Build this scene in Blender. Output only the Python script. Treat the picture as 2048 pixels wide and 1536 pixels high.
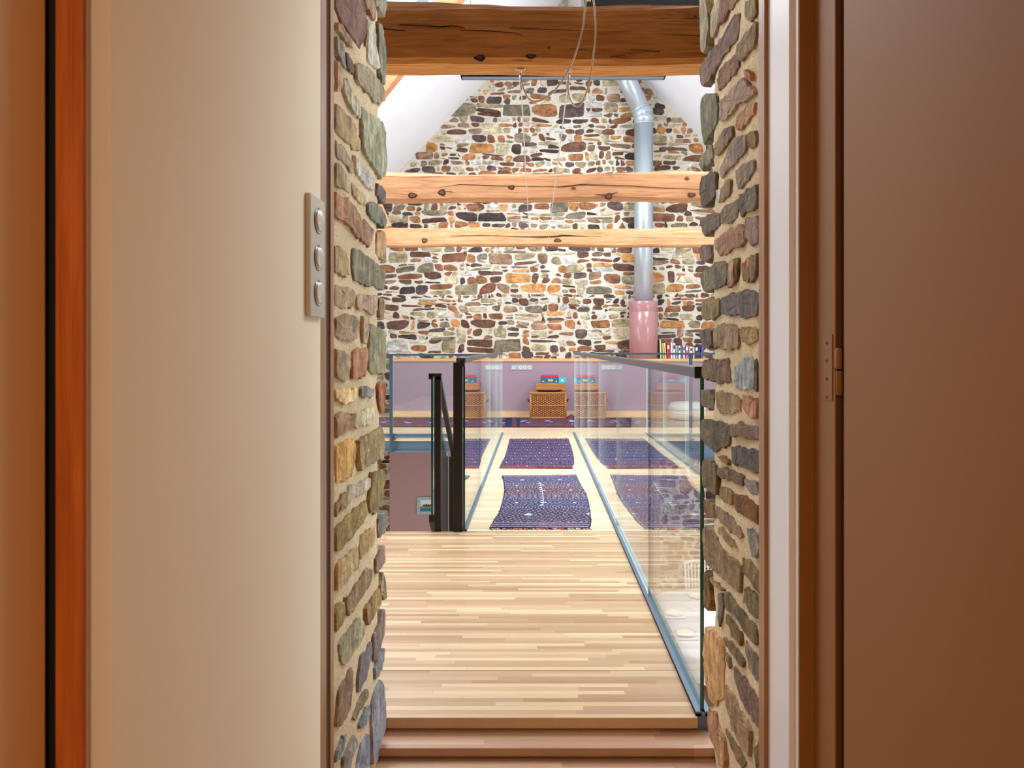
import bpy, bmesh, math, random
from mathutils import Vector, Matrix
C = bpy.context.scene
COL = C.collection
for o in list(bpy.data.objects):
    bpy.data.objects.remove(o)

# ------------------------------------------------------------------ camera
F = 1500.0            # focal length in pixels of the 2048 wide frame
VX, VY = 1071.0, 694.0
EYE = 1.12
cd = bpy.data.cameras.new('camera')
cam = bpy.data.objects.new('camera', cd); COL.objects.link(cam)
cam.location = (0, 0, EYE); cam.rotation_euler = (math.pi/2, 0, 0)
cd.sensor_width = 36.0; cd.lens = 36.0*F/2048.0
cd.shift_x = (1024-VX)/2048.0; cd.shift_y = -(768-VY)/2048.0
cd.clip_start = 0.01; cd.clip_end = 200
cd.dof.use_dof = True; cd.dof.focus_distance = 6.0; cd.dof.aperture_fstop = 13.0
C.camera = cam

# ------------------------------------------------------------------ exposure, world, daylight
C.view_settings.view_transform = 'Standard'
C.view_settings.look = 'None'
C.view_settings.exposure = 0.0
C.view_settings.gamma = 1.0
C.view_settings.use_curve_mapping = False
try: C.cycles.use_denoising = True
except Exception: pass
C.cycles.max_bounces = 14; C.cycles.diffuse_bounces = 7; C.cycles.glossy_bounces = 6
C.cycles.transparent_max_bounces = 40
C.cycles.sample_clamp_indirect = 8.0

W = bpy.data.worlds.new('World'); C.world = W; W.use_nodes = True
bg = W.node_tree.nodes['Background']
bg.inputs[0].default_value = (0.75, 0.86, 1.0, 1); bg.inputs[1].default_value = 1.5

RX, RZ, RS = 0.50, 7.0, 1.04          # ridge x, ridge z, roof slope
HL, HR = -4.2, 5.2                     # hall side walls
DF, DB = 2.24, 12.62                   # hall front and back planes
LOW = -2.95                            # lower floor

def roofz(x): return RZ - RS*abs(x-RX)

def area(name, loc, direction, sx, sy, power, col):
    l = bpy.data.lights.new(name, 'AREA'); l.shape = 'RECTANGLE'; l.size = sx; l.size_y = sy
    l.energy = power; l.color = col
    o = bpy.data.objects.new(name, l); COL.objects.link(o)
    o.location = loc
    o.rotation_euler = Vector(direction).to_track_quat('-Z', 'Y').to_euler()
    return o

# skylights: (side, d0, d1, x0, x1)
SKY = [(-1, 4.2, 6.2, -2.6, -1.2), (-1, 7.2, 8.9, -2.6, -1.2), (1, 4.2, 6.2, 2.2, 3.6), (1, 7.4, 9.6, 2.2, 3.6)]
SKYLIGHT_W = 200.0
for i, (s, d0, d1, x0, x1) in enumerate(SKY):
    xm = (x0+x1)/2; n = Vector((-s*RS, 0, -1)).normalized()
    p = Vector((xm, (d0+d1)/2, roofz(xm))) + n*0.02
    area('skylight_daylight', p, n, (d1-d0)*0.92, (x1-x0)*math.sqrt(1+RS*RS)*0.92, SKYLIGHT_W, (0.84, 0.92, 1.0))
# tall side windows of the hall (daylight)
WINS = [(-1, 6.2, 8.4, 0.2, 1.9), (1, 4.1, 6.6, 0.1, 2.0), (-1, 3.4, 9.0, -2.5, -0.7), (1, 6.0, 11.4, -2.5, -0.7)]
WPOW = [55.0, 135.0, 130.0, 130.0]
for (s, d0, d1, z0, z1), WINDOW_W in zip(WINS, WPOW):
    x = HL+0.03 if s < 0 else HR-0.03
    area('window_daylight', (x, (d0+d1)/2, (z0+z1)/2), (-s, 0, -0.12), (d1-d0)*0.92, (z1-z0)*0.92, WINDOW_W, (0.86, 0.93, 1.0))
# warm ceiling lamp of the room the camera stands in
lp = bpy.data.lights.new('room_lamp', 'AREA'); lp.shape = 'DISK'; lp.size = 0.30; lp.energy = 36.0; lp.color = (1.0, 0.64, 0.36)
lo = bpy.data.objects.new('room_lamp', lp); COL.objects.link(lo); lo.location = (0.0, -1.4, 2.42)

# ------------------------------------------------------------------ helpers
rng = random.Random(7)
def lin(c):
    r = []
    for v in c[:3]:
        v = max(0.0, min(1.0, v/255.0))
        r.append(v/12.92 if v <= 0.04045 else ((v+0.055)/1.055)**2.4)
    return tuple(r)
def L4(c): return lin(c) + (1.0,)
def P(px, py, d): return Vector(((px-VX)*d/F, d, EYE-(py-VY)*d/F))
def X(px, d): return (px-VX)*d/F
def Z(py, d): return EYE-(py-VY)*d/F
def DZ(py, z): return (EYE-z)*F/(py-VY)      # depth of a pixel row lying on height z

class MB:
    def __init__(s): s.v = []; s.f = []; s.m = []; s.c = []; s.usec = False
    def add(s, vs, fs, mat=0, col=None):
        b = len(s.v)
        s.v += [tuple(v) for v in vs]
        for f in fs: s.f.append([b+i for i in f]); s.m.append(mat)
        if col is not None: s.usec = True
        if col is not None and len(col) and isinstance(col[0], (tuple, list)):
            s.c += [tuple(c[:3])+(1.0,) for c in col]
        else:
            s.c += [(tuple(col[:3])+(1.0,)) if col is not None else (1, 1, 1, 1)]*len(vs)
        return b
    def box(s, x0, x1, y0, y1, z0, z1, mat=0, col=None):
        v = [(x, y, z) for z in (z0, z1) for y in (y0, y1) for x in (x0, x1)]
        f = [(0,2,3,1), (4,5,7,6), (0,1,5,4), (2,6,7,3), (0,4,6,2), (1,3,7,5)]
        return s.add(v, f, mat, col)
    def hexa(s, a, b, mat=0, col=None):
        # a, b: two quads (4 points each), same winding
        v = list(a)+list(b)
        f = [(3,2,1,0), (4,5,6,7)] + [(i, (i+1)%4, 4+(i+1)%4, 4+i) for i in range(4)]
        return s.add(v, f, mat, col)
    def prism(s, poly, axis, t0, t1, mat=0, col=None):
        # poly in 2D; axis 'y' -> (x,z) extruded along y ; 'x' -> (y,z) ; 'z' -> (x,y)
        n = len(poly)
        def mk(p, t):
            return (p[0], t, p[1]) if axis == 'y' else (t, p[0], p[1]) if axis == 'x' else (p[0], p[1], t)
        v = [mk(p, t0) for p in poly] + [mk(p, t1) for p in poly]
        f = [tuple(range(n))[::-1], tuple(range(n, 2*n))] + [(i, (i+1)%n, n+(i+1)%n, n+i) for i in range(n)]
        return s.add(v, f, mat, col)
    def tube(s, pts, r, n=8, mat=0, col=None, caps=True):
        pts = [Vector(p) for p in pts]; rings = []
        rr = r if isinstance(r, (list, tuple)) else [r]*len(pts)
        up = None; vs = []
        for i, p in enumerate(pts):
            t = (pts[min(i+1, len(pts)-1)]-pts[max(i-1, 0)]).normalized()
            if up is None:
                up = Vector((0, 0, 1)) if abs(t.z) < 0.9 else Vector((1, 0, 0))
            a = t.cross(up).normalized(); up = a.cross(t).normalized()
            for k in range(n):
                q = 2*math.pi*k/n
                vs.append(p+(a*math.cos(q)+up*math.sin(q))*rr[i])
        fs = []
        for i in range(len(pts)-1):
            for k in range(n):
                fs.append((i*n+k, i*n+(k+1)%n, (i+1)*n+(k+1)%n, (i+1)*n+k))
        if caps:
            fs.append(tuple(range(n))[::-1]); fs.append(tuple(range((len(pts)-1)*n, len(pts)*n)))
        return s.add(vs, fs, mat, col)
    def lathe(s, prof, c=(0, 0, 0), n=32, mat=0, col=None, caps=True):
        vs = []; fs = []
        for (r, z) in prof:
            for k in range(n):
                q = 2*math.pi*k/n
                vs.append((c[0]+r*math.cos(q), c[1]+r*math.sin(q), c[2]+z))
        for i in range(len(prof)-1):
            for k in range(n):
                fs.append((i*n+k, i*n+(k+1)%n, (i+1)*n+(k+1)%n, (i+1)*n+k))
        if caps: fs.append(tuple(range(n))[::-1]); fs.append(tuple(range((len(prof)-1)*n, len(prof)*n)))
        return s.add(vs, fs, mat, col)
    def build(s, name, mats, parent=None, smooth=False, bevel=0.0, recalc=True, origin=None):
        me = bpy.data.meshes.new(name)
        off = Vector(origin) if origin is not None else Vector((0, 0, 0))
        if parent is not None and origin is None: off = parent_world(parent)
        me.from_pydata([tuple(Vector(v)-off) for v in s.v], [], s.f)
        if not isinstance(mats, (list, tuple)): mats = [mats]
        for m in mats: me.materials.append(m)
        me.polygons.foreach_set('material_index', s.m)
        if s.usec:
            a = me.color_attributes.new('Col', 'FLOAT_COLOR', 'POINT')
            a.data.foreach_set('color', [q for c in s.c for q in c])
        if recalc:
            bm = bmesh.new(); bm.from_mesh(me)
            bmesh.ops.recalc_face_normals(bm, faces=bm.faces); bm.to_mesh(me); bm.free()
        if smooth: me.polygons.foreach_set('use_smooth', [True]*len(me.polygons))
        me.update()
        o = bpy.data.objects.new(name, me); COL.objects.link(o)
        if parent is not None: o.parent = parent
        else: o.location = off
        if bevel > 0:
            b = o.modifiers.new('bevel', 'BEVEL'); b.width = bevel; b.segments = 2; b.limit_method = 'ANGLE'; b.angle_limit = math.radians(40)
        return o

def parent_world(o):
    p = Vector(o.location)
    while o.parent is not None:
        o = o.parent; p += Vector(o.location)
    return p
def thing(name, label, cat, loc, group=None):
    o = bpy.data.objects.new(name, None); COL.objects.link(o); o.location = loc
    o.empty_display_size = 0.05
    return tag(o, label, cat, group)
def tag(o, label, cat, group=None):
    o['label'] = label; o['category'] = cat
    if group: o['group'] = group
    return o
def struct(o):
    o['kind'] = 'structure'; return o
def plabel(o, t): o['label'] = t; return o

# ------------------------------------------------------------------ materials
class NT:
    def __init__(s, name):
        s.m = bpy.data.materials.new(name); s.m.use_nodes = True
        s.t = s.m.node_tree; s.b = s.t.nodes['Principled BSDF']; s.out = s.t.nodes['Material Output']
    def n(s, typ, **kw):
        x = s.t.nodes.new(typ)
        for k, v in kw.items():
            if k.startswith('i_'):
                key = k[2:]; key = int(key) if key.isdigit() else key
                x.inputs[key].default_value = v
            else: setattr(x, k, v)
        return x
    def l(s, a, b): s.t.links.new(a, b)
    def mapping(s, scale=(1, 1, 1), coord='Object', rot=(0, 0, 0)):
        tc = s.n('ShaderNodeTexCoord'); mp = s.n('ShaderNodeMapping')
        mp.inputs['Scale'].default_value = scale; mp.inputs['Rotation'].default_value = rot
        s.l(tc.outputs[coord], mp.inputs['Vector']); return mp.outputs['Vector']
    def noise(s, vec, scale=5, detail=4, rough=0.55, dist=0.0):
        x = s.n('ShaderNodeTexNoise'); x.inputs['Scale'].default_value = scale; x.inputs['Detail'].default_value = detail
        x.inputs['Roughness'].default_value = rough; x.inputs['Distortion'].default_value = dist
        s.l(vec, x.inputs['Vector']); return x.outputs['Fac']
    def ramp(s, fac, stops, interp='LINEAR'):
        x = s.n('ShaderNodeValToRGB'); e = x.color_ramp.elements; x.color_ramp.interpolation = interp
        while len(e) < len(stops): e.new(0.5)
        for i, (p, c) in enumerate(stops):
            e[i].position = p; e[i].color = c if len(c) == 4 else tuple(c)+(1,)
        s.l(fac, x.inputs['Fac']); return x.outputs['Color']
    def mix(s, fac, a, b, mode='MIX'):
        x = s.n('ShaderNodeMix', data_type='RGBA', blend_type=mode)
        for sock, v in ((x.inputs[0], fac), (x.inputs[6], a), (x.inputs[7], b)):
            if hasattr(v, 'default_value') or hasattr(v, 'links'): s.l(v, sock)
            else: sock.default_value = v if isinstance(v, (int, float)) else (tuple(v)+(1,) if len(v) == 3 else v)
        return x.outputs[2]
    def bump(s, h, strength=0.3, dist=0.01):
        x = s.n('ShaderNodeBump'); x.inputs['Strength'].default_value = strength; x.inputs['Distance'].default_value = dist
        s.l(h, x.inputs['Height']); s.l(x.outputs['Normal'], s.b.inputs['Normal'])
    def set(s, col=None, rough=None, metal=None, spec=None, coat=None):
        if col is not None:
            if hasattr(col, 'links'): s.l(col, s.b.inputs['Base Color'])
            else: s.b.inputs['Base Color'].default_value = tuple(col)+(1,) if len(col) == 3 else col
        if rough is not None: s.b.inputs['Roughness'].default_value = rough
        if metal is not None: s.b.inputs['Metallic'].default_value = metal
        if spec is not None: s.b.inputs['Specular IOR Level'].default_value = spec
        if coat is not None: s.b.inputs['Coat Weight'].default_value = coat; s.b.inputs['Coat Roughness'].default_value = 0.2
        return s.m

def plain(name, rgb, rough=0.5, metal=0.0, spec=0.5, var=0.04, scale=6.0, bump=0.0):
    t = NT(name); v = t.mapping()
    n = t.noise(v, scale, 4)
    c = lin(rgb)
    col = t.ramp(n, [(0.3, tuple(x*(1-var) for x in c)), (0.7, tuple(min(1, x*(1+var)) for x in c))])
    if bump: t.bump(t.noise(v, scale*12, 3), bump, 0.004)
    return t.set(col, rough, metal, spec)

def stone_mat(name, scale=1.0, contrast=1.0, grain=(1, 1, 3.2), bump=0.75):
    t = NT(name)
    a = t.n('ShaderNodeVertexColor', layer_name='Col').outputs['Color']
    v = t.mapping(); vs = t.mapping(grain)
    n1 = t.noise(vs, 9*scale, 6, 0.65, 0.6)
    n2 = t.noise(v, 30*scale, 5, 0.7)
    n3 = t.noise(v, 5*scale, 3)
    n5 = t.noise(v, 7*scale, 2, 0.5, 0.8)
    k5 = t.ramp(n5, [(0.32, (0.58, 0.56, 0.53)), (0.5, (1, 1, 1)), (0.68, (1.42, 1.42, 1.40))])
    k1 = t.ramp(n1, [(0.26, (0.36, 0.33, 0.30)), (0.46, (1.0, 1.0, 1.0)), (0.58, (1.25, 1.22, 1.16)), (0.76, (1.95, 1.9, 1.8))])
    k2 = t.ramp(n2, [(0.3, (0.78, 0.78, 0.78)), (0.52, (1.1, 1.1, 1.1)), (0.75, (1.4, 1.4, 1.4))])
    c = t.mix(0.85*contrast, a, k1, 'MULTIPLY'); c = t.mix(0.9*contrast, c, k2, 'MULTIPLY'); c = t.mix(0.85, c, k5, 'MULTIPLY')
    n4 = t.noise(t.mapping(tuple(q*1.6 for q in grain)), 22*scale, 4, 0.6, 0.8)
    c = t.mix(1.0, c, t.ramp(n4, [(0.30, (0.35, 0.32, 0.28)), (0.40, (1, 1, 1))]), 'MULTIPLY')
    rust = t.ramp(n3, [(0.56, (0, 0, 0)), (0.70, (0.55, 0.55, 0.55))])
    c2 = t.mix(1.0, a, (1.25, 0.92, 0.62), 'MULTIPLY')
    c = t.mix(rust, c, c2)
    ad = t.n('ShaderNodeMath', operation='ADD'); t.l(n1, ad.inputs[0]); t.l(n2, ad.inputs[1])
    t.bump(ad.outputs[0], bump, 0.012/scale)
    return t.set(c, 0.8, 0, 0.3)

def mortar_mat(name, rgb, scale=1.0):
    t = NT(name); v = t.mapping()
    n = t.noise(v, 130*scale, 4, 0.7); n2 = t.noise(v, 6*scale, 3)
    c = lin(rgb)
    c1 = t.ramp(n, [(0.32, tuple(x*0.68 for x in c)), (0.55, c), (0.75, tuple(min(1, x*1.12) for x in c))])
    c2 = t.ramp(n2, [(0.3, (0.86, 0.84, 0.82)), (0.65, (1.05, 1.05, 1.05))])
    t.bump(n, 0.6, 0.006/scale)
    return t.set(t.mix(1.0, c1, c2, 'MULTIPLY'), 0.9, 0, 0.2)

def beam_mat(name, light, dark):
    t = NT(name)
    v = t.mapping((0.5, 6, 6)); v2 = t.mapping((0.16, 9, 9)); v3 = t.mapping((1, 1, 1))
    n1 = t.noise(v, 5, 6, 0.6, 1.2); n2 = t.noise(v2, 9, 5, 0.6, 0.6); n3 = t.noise(v3, 2.2, 3)
    a, b = lin(light), lin(dark)
    c = t.ramp(n1, [(0.3, b), (0.48, tuple((x*0.6+y*0.4) for x, y in zip(a, b))), (0.62, a), (0.85, tuple(min(1, x*1.08) for x in a))])
    crack = t.ramp(n2, [(0.30, (0.20, 0.14, 0.10)), (0.39, (1, 1, 1))])
    c = t.mix(0.85, c, crack, 'MULTIPLY')
    c = t.mix(0.5, c, t.ramp(n3, [(0.3, (0.8, 0.74, 0.68)), (0.65, (1.06, 1.06, 1.06))]), 'MULTIPLY')
    t.bump(n2, 0.5, 0.01)
    return t.set(c, 0.6, 0, 0.3)

def strip_floor(name, a, b, row, length, rough=0.32, gap=0.0006):
    t = NT(name); v = t.mapping()
    br = t.n('ShaderNodeTexBrick')
    sp = t.n('ShaderNodeSeparateXYZ'); t.l(v, sp.inputs[0])
    dv = t.n('ShaderNodeMath', operation='DIVIDE'); t.l(sp.outputs['Y'], dv.inputs[0]); dv.inputs[1].default_value = row
    fl = t.n('ShaderNodeMath', operation='FLOOR'); t.l(dv.outputs[0], fl.inputs[0])
    wn = t.n('ShaderNodeTexWhiteNoise', noise_dimensions='1D'); t.l(fl.outputs[0], wn.inputs['W'])
    ma = t.n('ShaderNodeMath', operation='MULTIPLY_ADD'); t.l(wn.outputs['Value'], ma.inputs[0]); ma.inputs[1].default_value = length*7.0; t.l(sp.outputs['X'], ma.inputs[2])
    cb_ = t.n('ShaderNodeCombineXYZ'); t.l(ma.outputs[0], cb_.inputs['X']); t.l(sp.outputs['Y'], cb_.inputs['Y'])
    t.l(cb_.outputs[0], br.inputs['Vector'])
    br.offset = 0.0; br.offset_frequency = 1; br.squash = 1.0
    br.inputs['Scale'].default_value = 1.0
    br.inputs['Brick Width'].default_value = length; br.inputs['Row Height'].default_value = row
    br.inputs['Mortar Size'].default_value = gap; br.inputs['Mortar Smooth'].default_value = 0.2
    br.inputs['Color1'].default_value = (0, 0, 0, 1); br.inputs['Color2'].default_value = (1, 1, 1, 1)
    br.inputs['Mortar'].default_value = (0.35, 0.35, 0.35, 1)
    ca, cb = lin(a), lin(b); mid = tuple((x+y)/2 for x, y in zip(ca, cb))
    c = t.ramp(br.outputs['Color'], [(0.0, cb), (0.3, tuple(x*0.35+y*0.65 for x, y in zip(ca, cb))), (0.55, mid), (0.8, ca), (1.0, tuple(min(1, x*1.13) for x in ca))])
    g = t.noise(t.mapping((1.2, 40, 1)), 6, 5, 0.6, 0.4)
    c = t.mix(0.55, c, t.ramp(g, [(0.3, (0.82, 0.76, 0.70)), (0.6, (1.04, 1.04, 1.04))]), 'MULTIPLY')
    big = t.noise(t.mapping((0.6, 3.0, 1)), 1.6, 2)
    c = t.mix(0.45, c, t.ramp(big, [(0.35, (0.86, 0.82, 0.78)), (0.65, (1.05, 1.05, 1.05))]), 'MULTIPLY')
    mo = t.n('ShaderNodeMath', operation='SUBTRACT'); mo.inputs[0].default_value = 1.0; t.l(br.outputs['Fac'], mo.inputs[1])
    t.bump(mo.outputs[0], 0.15, 0.001)
    return t.set(c, rough, 0, 0.45)

def glass_mat(name, tint=(0.955, 0.985, 0.975)):
    t = NT(name); t.t.nodes.remove(t.b)
    g = t.n('ShaderNodeNewGeometry')
    d = t.n('ShaderNodeVectorMath', operation='DOT_PRODUCT'); t.l(g.outputs['Normal'], d.inputs[0]); t.l(g.outputs['Incoming'], d.inputs[1])
    ab = t.n('ShaderNodeMath', operation='ABSOLUTE'); t.l(d.outputs['Value'], ab.inputs[0])
    om = t.n('ShaderNodeMath', operation='SUBTRACT'); om.inputs[0].default_value = 1.0; t.l(ab.outputs[0], om.inputs[1])
    pw = t.n('ShaderNodeMath', operation='POWER'); t.l(om.outputs[0], pw.inputs[0]); pw.inputs[1].default_value = 5.0
    mu = t.n('ShaderNodeMath', operation='MULTIPLY_ADD'); t.l(pw.outputs[0], mu.inputs[0]); mu.inputs[1].default_value = 0.96; mu.inputs[2].default_value = 0.04
    tr = t.n('ShaderNodeBsdfTransparent'); tr.inputs[0].default_value = tuple(tint)+(1,)
    gl = t.n('ShaderNodeBsdfGlossy'); gl.inputs['Roughness'].default_value = 0.0; gl.inputs[0].default_value = (1, 1, 1, 1)
    mx = t.n('ShaderNodeMixShader'); t.l(mu.outputs[0], mx.inputs[0]); t.l(tr.outputs[0], mx.inputs[1]); t.l(gl.outputs[0], mx.inputs[2])
    t.l(mx.outputs[0], t.out.inputs['Surface'])
    return t.m

def attr_mat(name, rough=0.9, bumps=0.0, spec=0.2, scale=200, grain=0.25):
    t = NT(name); a = t.n('ShaderNodeVertexColor', layer_name='Col').outputs['Color']
    n = t.noise(t.mapping(), scale, 3, 0.7)
    c = t.mix(grain*2, a, t.ramp(n, [(0.3, (0.75, 0.75, 0.75)), (0.7, (1.25, 1.25, 1.25))]), 'MULTIPLY')
    if bumps: t.bump(n, bumps, 0.003)
    return t.set(c, rough, 0, spec)

def wood_mat(name, light, dark, axis='x', scale=1.0, rough=0.45):
    t = NT(name)
    sc = {'x': (0.6, 9, 9), 'y': (9, 0.6, 9), 'z': (9, 9, 0.6)}[axis]
    n = t.noise(t.mapping(tuple(q*scale for q in sc)), 5, 5, 0.6, 0.8)
    c = t.ramp(n, [(0.3, lin(dark)), (0.7, lin(light))])
    t.bump(n, 0.1, 0.003)
    return t.set(c, rough, 0, 0.4)

M = {}
M['stone_far'] = stone_mat('far gable stones', 1.0)
M['mortar_far'] = mortar_mat('far gable mortar', (226, 219, 203), 0.35)
M['stone_near'] = stone_mat('reveal stones', 2.2, 1.0, (2.2, 2.2, 0.5), 0.9)
M['mortar_near'] = mortar_mat('reveal mortar', (226, 206, 168), 1.0)
M['beam_dark'] = beam_mat('old pine beam, oiled', (222, 150, 70), (168, 98, 34))
M['beam_light'] = beam_mat('old pine beam', (200, 148, 104), (168, 112, 72))
M['crack'] = plain('beam crack', (44, 26, 14), 0.9)
M['knot'] = wood_mat('beam knot', (130, 72, 32), (78, 40, 18), 'x', 3)
M['white'] = plain('white plaster roof lining', (242, 245, 251), 0.9, 0, 0.2, 0.015, 2)
M['cream'] = plain('cream wall paint', (249, 239, 213), 0.75, 0, 0.25, 0.015, 2)
M['trimwhite'] = plain('white frame paint', (228, 228, 232), 0.45, 0, 0.4, 0.02, 3)
M['doorshade'] = plain('shaded door paint', (142, 98, 54), 0.6, 0, 0.2, 0.03, 2)  # door and jamb colour darkened to hold the warm shade
M['doorshade2'] = plain('ochre door paint', (226, 190, 140), 0.5, 0, 0.4, 0.03, 2)
M['redwood'] = wood_mat('reddish varnished wood', (206, 122, 60), (172, 90, 40), 'z', 1.5, 0.55)
M['grout'] = wood_mat('brown jamb edge', (172, 130, 88), (136, 96, 60), 'z', 1)
M['groutdark'] = plain('dark joint filler', (84, 68, 46), 0.9, 0, 0.1, 0.2, 120)
M['mauve'] = plain('mauve wall paint', (162, 139, 151), 0.7, 0, 0.3, 0.02, 3)
M['pink'] = plain('dusty pink wall paint', (164, 133, 134), 0.7, 0, 0.3, 0.02, 3)
M['landing'] = strip_floor('landing strip parquet', (214, 186, 148), (170, 132, 98), 0.026, 0.62)
M['deck'] = strip_floor('bridge deck boards', (226, 208, 176), (206, 182, 146), 0.048, 1.9)
M['mezz'] = strip_floor('mezzanine floor boards', (226, 202, 170), (206, 176, 140), 0.07, 1.4)
M['step'] = strip_floor('step boards', (200, 164, 136), (166, 126, 100), 0.03, 0.9)
M['lowfloor'] = plain('pale lower floor', (172, 148, 118), 0.5, 0, 0.4, 0.05, 3)
M['ledge'] = wood_mat('oak ledge', (232, 190, 132), (206, 158, 100), 'x', 1)
M['skirting'] = wood_mat('pale wood skirting', (222, 190, 152), (204, 168, 126), 'x', 1)
M['glass'] = glass_mat('clear glass')
M['glassedge'] = plain('green glass edge', (22, 92, 86), 0.12, 0, 0.6, 0.05)
M['glassglint'] = plain('glinting glass edge', (206, 232, 230), 0.12, 0, 0.6, 0.05)  # pale colour paints the light that pane edges catch
M['blacksteel'] = plain('black painted steel', (38, 34, 32), 0.42, 0.2, 0.4, 0.05)
M['railsteel'] = plain('brushed grey steel rail', (92, 92, 98), 0.32, 0.75, 0.5, 0.05)
M['channel'] = plain('blue grey steel channel', (98, 116, 136), 0.4, 0.5, 0.5, 0.06)
M['bluesteel'] = plain('blue grey painted steel beam', (84, 104, 120), 0.45, 0.1, 0.4, 0.05)
M['traysteel'] = plain('light blue grey steel', (124, 142, 158), 0.45, 0.1)
M['bluedark'] = plain('dark blue steel', (52, 72, 86), 0.4, 0.3, 0.5, 0.05)
M['chrome'] = plain('chrome', (210, 212, 215), 0.15, 1.0, 0.5, 0.02)
M['pipe'] = plain('galvanised steel', (196, 208, 218), 0.32, 0.6, 0.5, 0.05, 4)
M['sleeve'] = plain('glossy dusty pink enamel', (176, 126, 126), 0.18, 0, 0.6, 0.02)
M['cord'] = plain('beige fabric cord', (222, 206, 176), 0.8)
M['wire'] = plain('bright steel wire', (220, 220, 222), 0.35, 0.6)
M['plate'] = plain('brushed nickel plate', (186, 186, 168), 0.4, 0.25, 0.5, 0.03)
M['button'] = plain('pale satin button', (206, 204, 192), 0.3, 0.2, 0.5, 0.02)
M['socketplate'] = plain('grey socket plate', (176, 180, 182), 0.4, 0.1)
M['socket'] = plain('white socket insert', (232, 234, 236), 0.4)
M['gapshade'] = plain('brown gap shade', (92, 56, 28), 0.8)
M['bounceblock'] = wood_mat('added dark boards', (74, 44, 24), (50, 28, 14), 'z', 1)  # for unseen boards added to cut light bouncing onto the beam
M['dark'] = plain('black', (16, 15, 15), 0.8)
M['wicker'] = attr_mat('wicker', 0.7, 0.3, 0.3, 60)
M['wickerframe'] = wood_mat('wicker cane', (208, 142, 84), (170, 104, 56), 'x', 3)
M['leather'] = plain('dark leather', (70, 40, 24), 0.6)
M['rug'] = attr_mat('woven wool', 1.0, 0.5, 0.05, 350, 0.3)
M['fringe'] = attr_mat('wool fringe', 1.0, 0.3, 0.05, 350, 0.2)
M['boxwood'] = wood_mat('brown wooden box', (196, 132, 72), (160, 98, 48), 'x', 2)
M['navy'] = plain('navy lacquer', (26, 34, 62), 0.3)
M['teal'] = plain('teal printed cardboard', (18, 98, 140), 0.45, 0, 0.5, 0.1, 12)
M['sky'] = plain('bright cyan cardboard', (40, 190, 232), 0.45)
M['red'] = plain('red card box', (206, 36, 58), 0.45)
M['yellow'] = plain('yellow print', (236, 220, 90), 0.5)
M['paper'] = plain('white paper', (238, 236, 230), 0.7)
M['pouf'] = plain('white cotton', (234, 234, 232), 0.9, 0, 0.1, 0.03, 30, 0.2)
M['poufband'] = plain('grey stitched band', (196, 200, 206), 0.9)
M['cloth'] = plain('white tablecloth', (216, 217, 224), 0.85, 0, 0.2, 0.02, 20)
M['china'] = plain('white china', (246, 244, 236), 0.15, 0, 0.6, 0.01)
M['chinarim'] = plain('floral china rim', (226, 220, 200), 0.25, 0, 0.6, 0.4, 70)
M['chairwhite'] = plain('white painted chair', (232, 230, 222), 0.5)
M['steelcut'] = plain('cutlery steel', (190, 190, 194), 0.25, 0.9)
M['frame'] = plain('grey green picture frame', (150, 170, 170), 0.5)
M['seablue'] = plain('painted sea', (20, 120, 140), 0.6, 0, 0.3, 0.25, 20)
M['sand'] = plain('painted shore', (180, 140, 60), 0.6, 0, 0.3, 0.2, 20)
M['boat'] = plain('painted boats', (50, 56, 76), 0.6, 0, 0.3, 0.3, 40)
M['palesky'] = plain('painted pale sky', (206, 214, 214), 0.6)
M['lampshade'] = plain('white lamp body', (240, 236, 228), 0.6)

# ------------------------------------------------------------------ stone builder
def ccw(poly):
    a = sum(poly[i][0]*poly[(i+1) % len(poly)][1]-poly[(i+1) % len(poly)][0]*poly[i][1] for i in range(len(poly)))
    return poly if a > 0 else poly[::-1]
def chaikin(poly, q=0.22):
    r = []
    for i in range(len(poly)):
        a, b = poly[i], poly[(i+1) % len(poly)]
        r.append((a[0]*(1-q)+b[0]*q, a[1]*(1-q)+b[1]*q)); r.append((a[0]*q+b[0]*(1-q), a[1]*q+b[1]*(1-q)))
    return r
def densify(poly, step):
    r = []
    for i in range(len(poly)):
        a, b = poly[i], poly[(i+1) % len(poly)]
        n = max(1, int(math.hypot(b[0]-a[0], b[1]-a[1])/step))
        r += [(a[0]+(b[0]-a[0])*k/n, a[1]+(b[1]-a[1])*k/n) for k in range(n)]
    return r
def stone(mb, mp, poly, h, col, rings, jit, mat, rg, base=-0.015):
    poly = ccw(poly); n = len(poly)
    cx = sum(p[0] for p in poly)/n; cy = sum(p[1] for p in poly)/n
    tu, tv = rg.uniform(-0.35, 0.35), rg.uniform(-0.35, 0.35)
    sz = max(max(abs(p[0]-cx) for p in poly), max(abs(p[1]-cy) for p in poly))
    vs = []; cs = []
    jp = [(rg.gauss(0, jit), rg.gauss(0, jit)) for _ in poly]
    for (sc, hf) in rings:
        for k, p in enumerate(poly):
            u = cx+(p[0]-cx)*sc+jp[k][0]*sc; v = cy+(p[1]-cy)*sc+jp[k][1]*sc
            hh = base if hf is None else h*hf*(1+(tu*(u-cx)+tv*(v-cy))/max(sz, 1e-4))+rg.gauss(0, 0.10)*h
            vs.append(mp(u, v, hh))
            g = 1+rg.gauss(0, 0.05)
            cs.append(tuple(q*g for q in col))
    vs.append(mp(cx, cy, h)); cs.append(col)
    fs = []
    for i in range(len(rings)-1):
        for k in range(n):
            fs.append((i*n+k, i*n+(k+1) % n, (i+1)*n+(k+1) % n, (i+1)*n+k))
    last = (len(rings)-1)*n
    for k in range(n): fs.append((last+k, last+(k+1) % n, len(vs)-1))
    mb.add(vs, fs, mat, cs)

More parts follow.
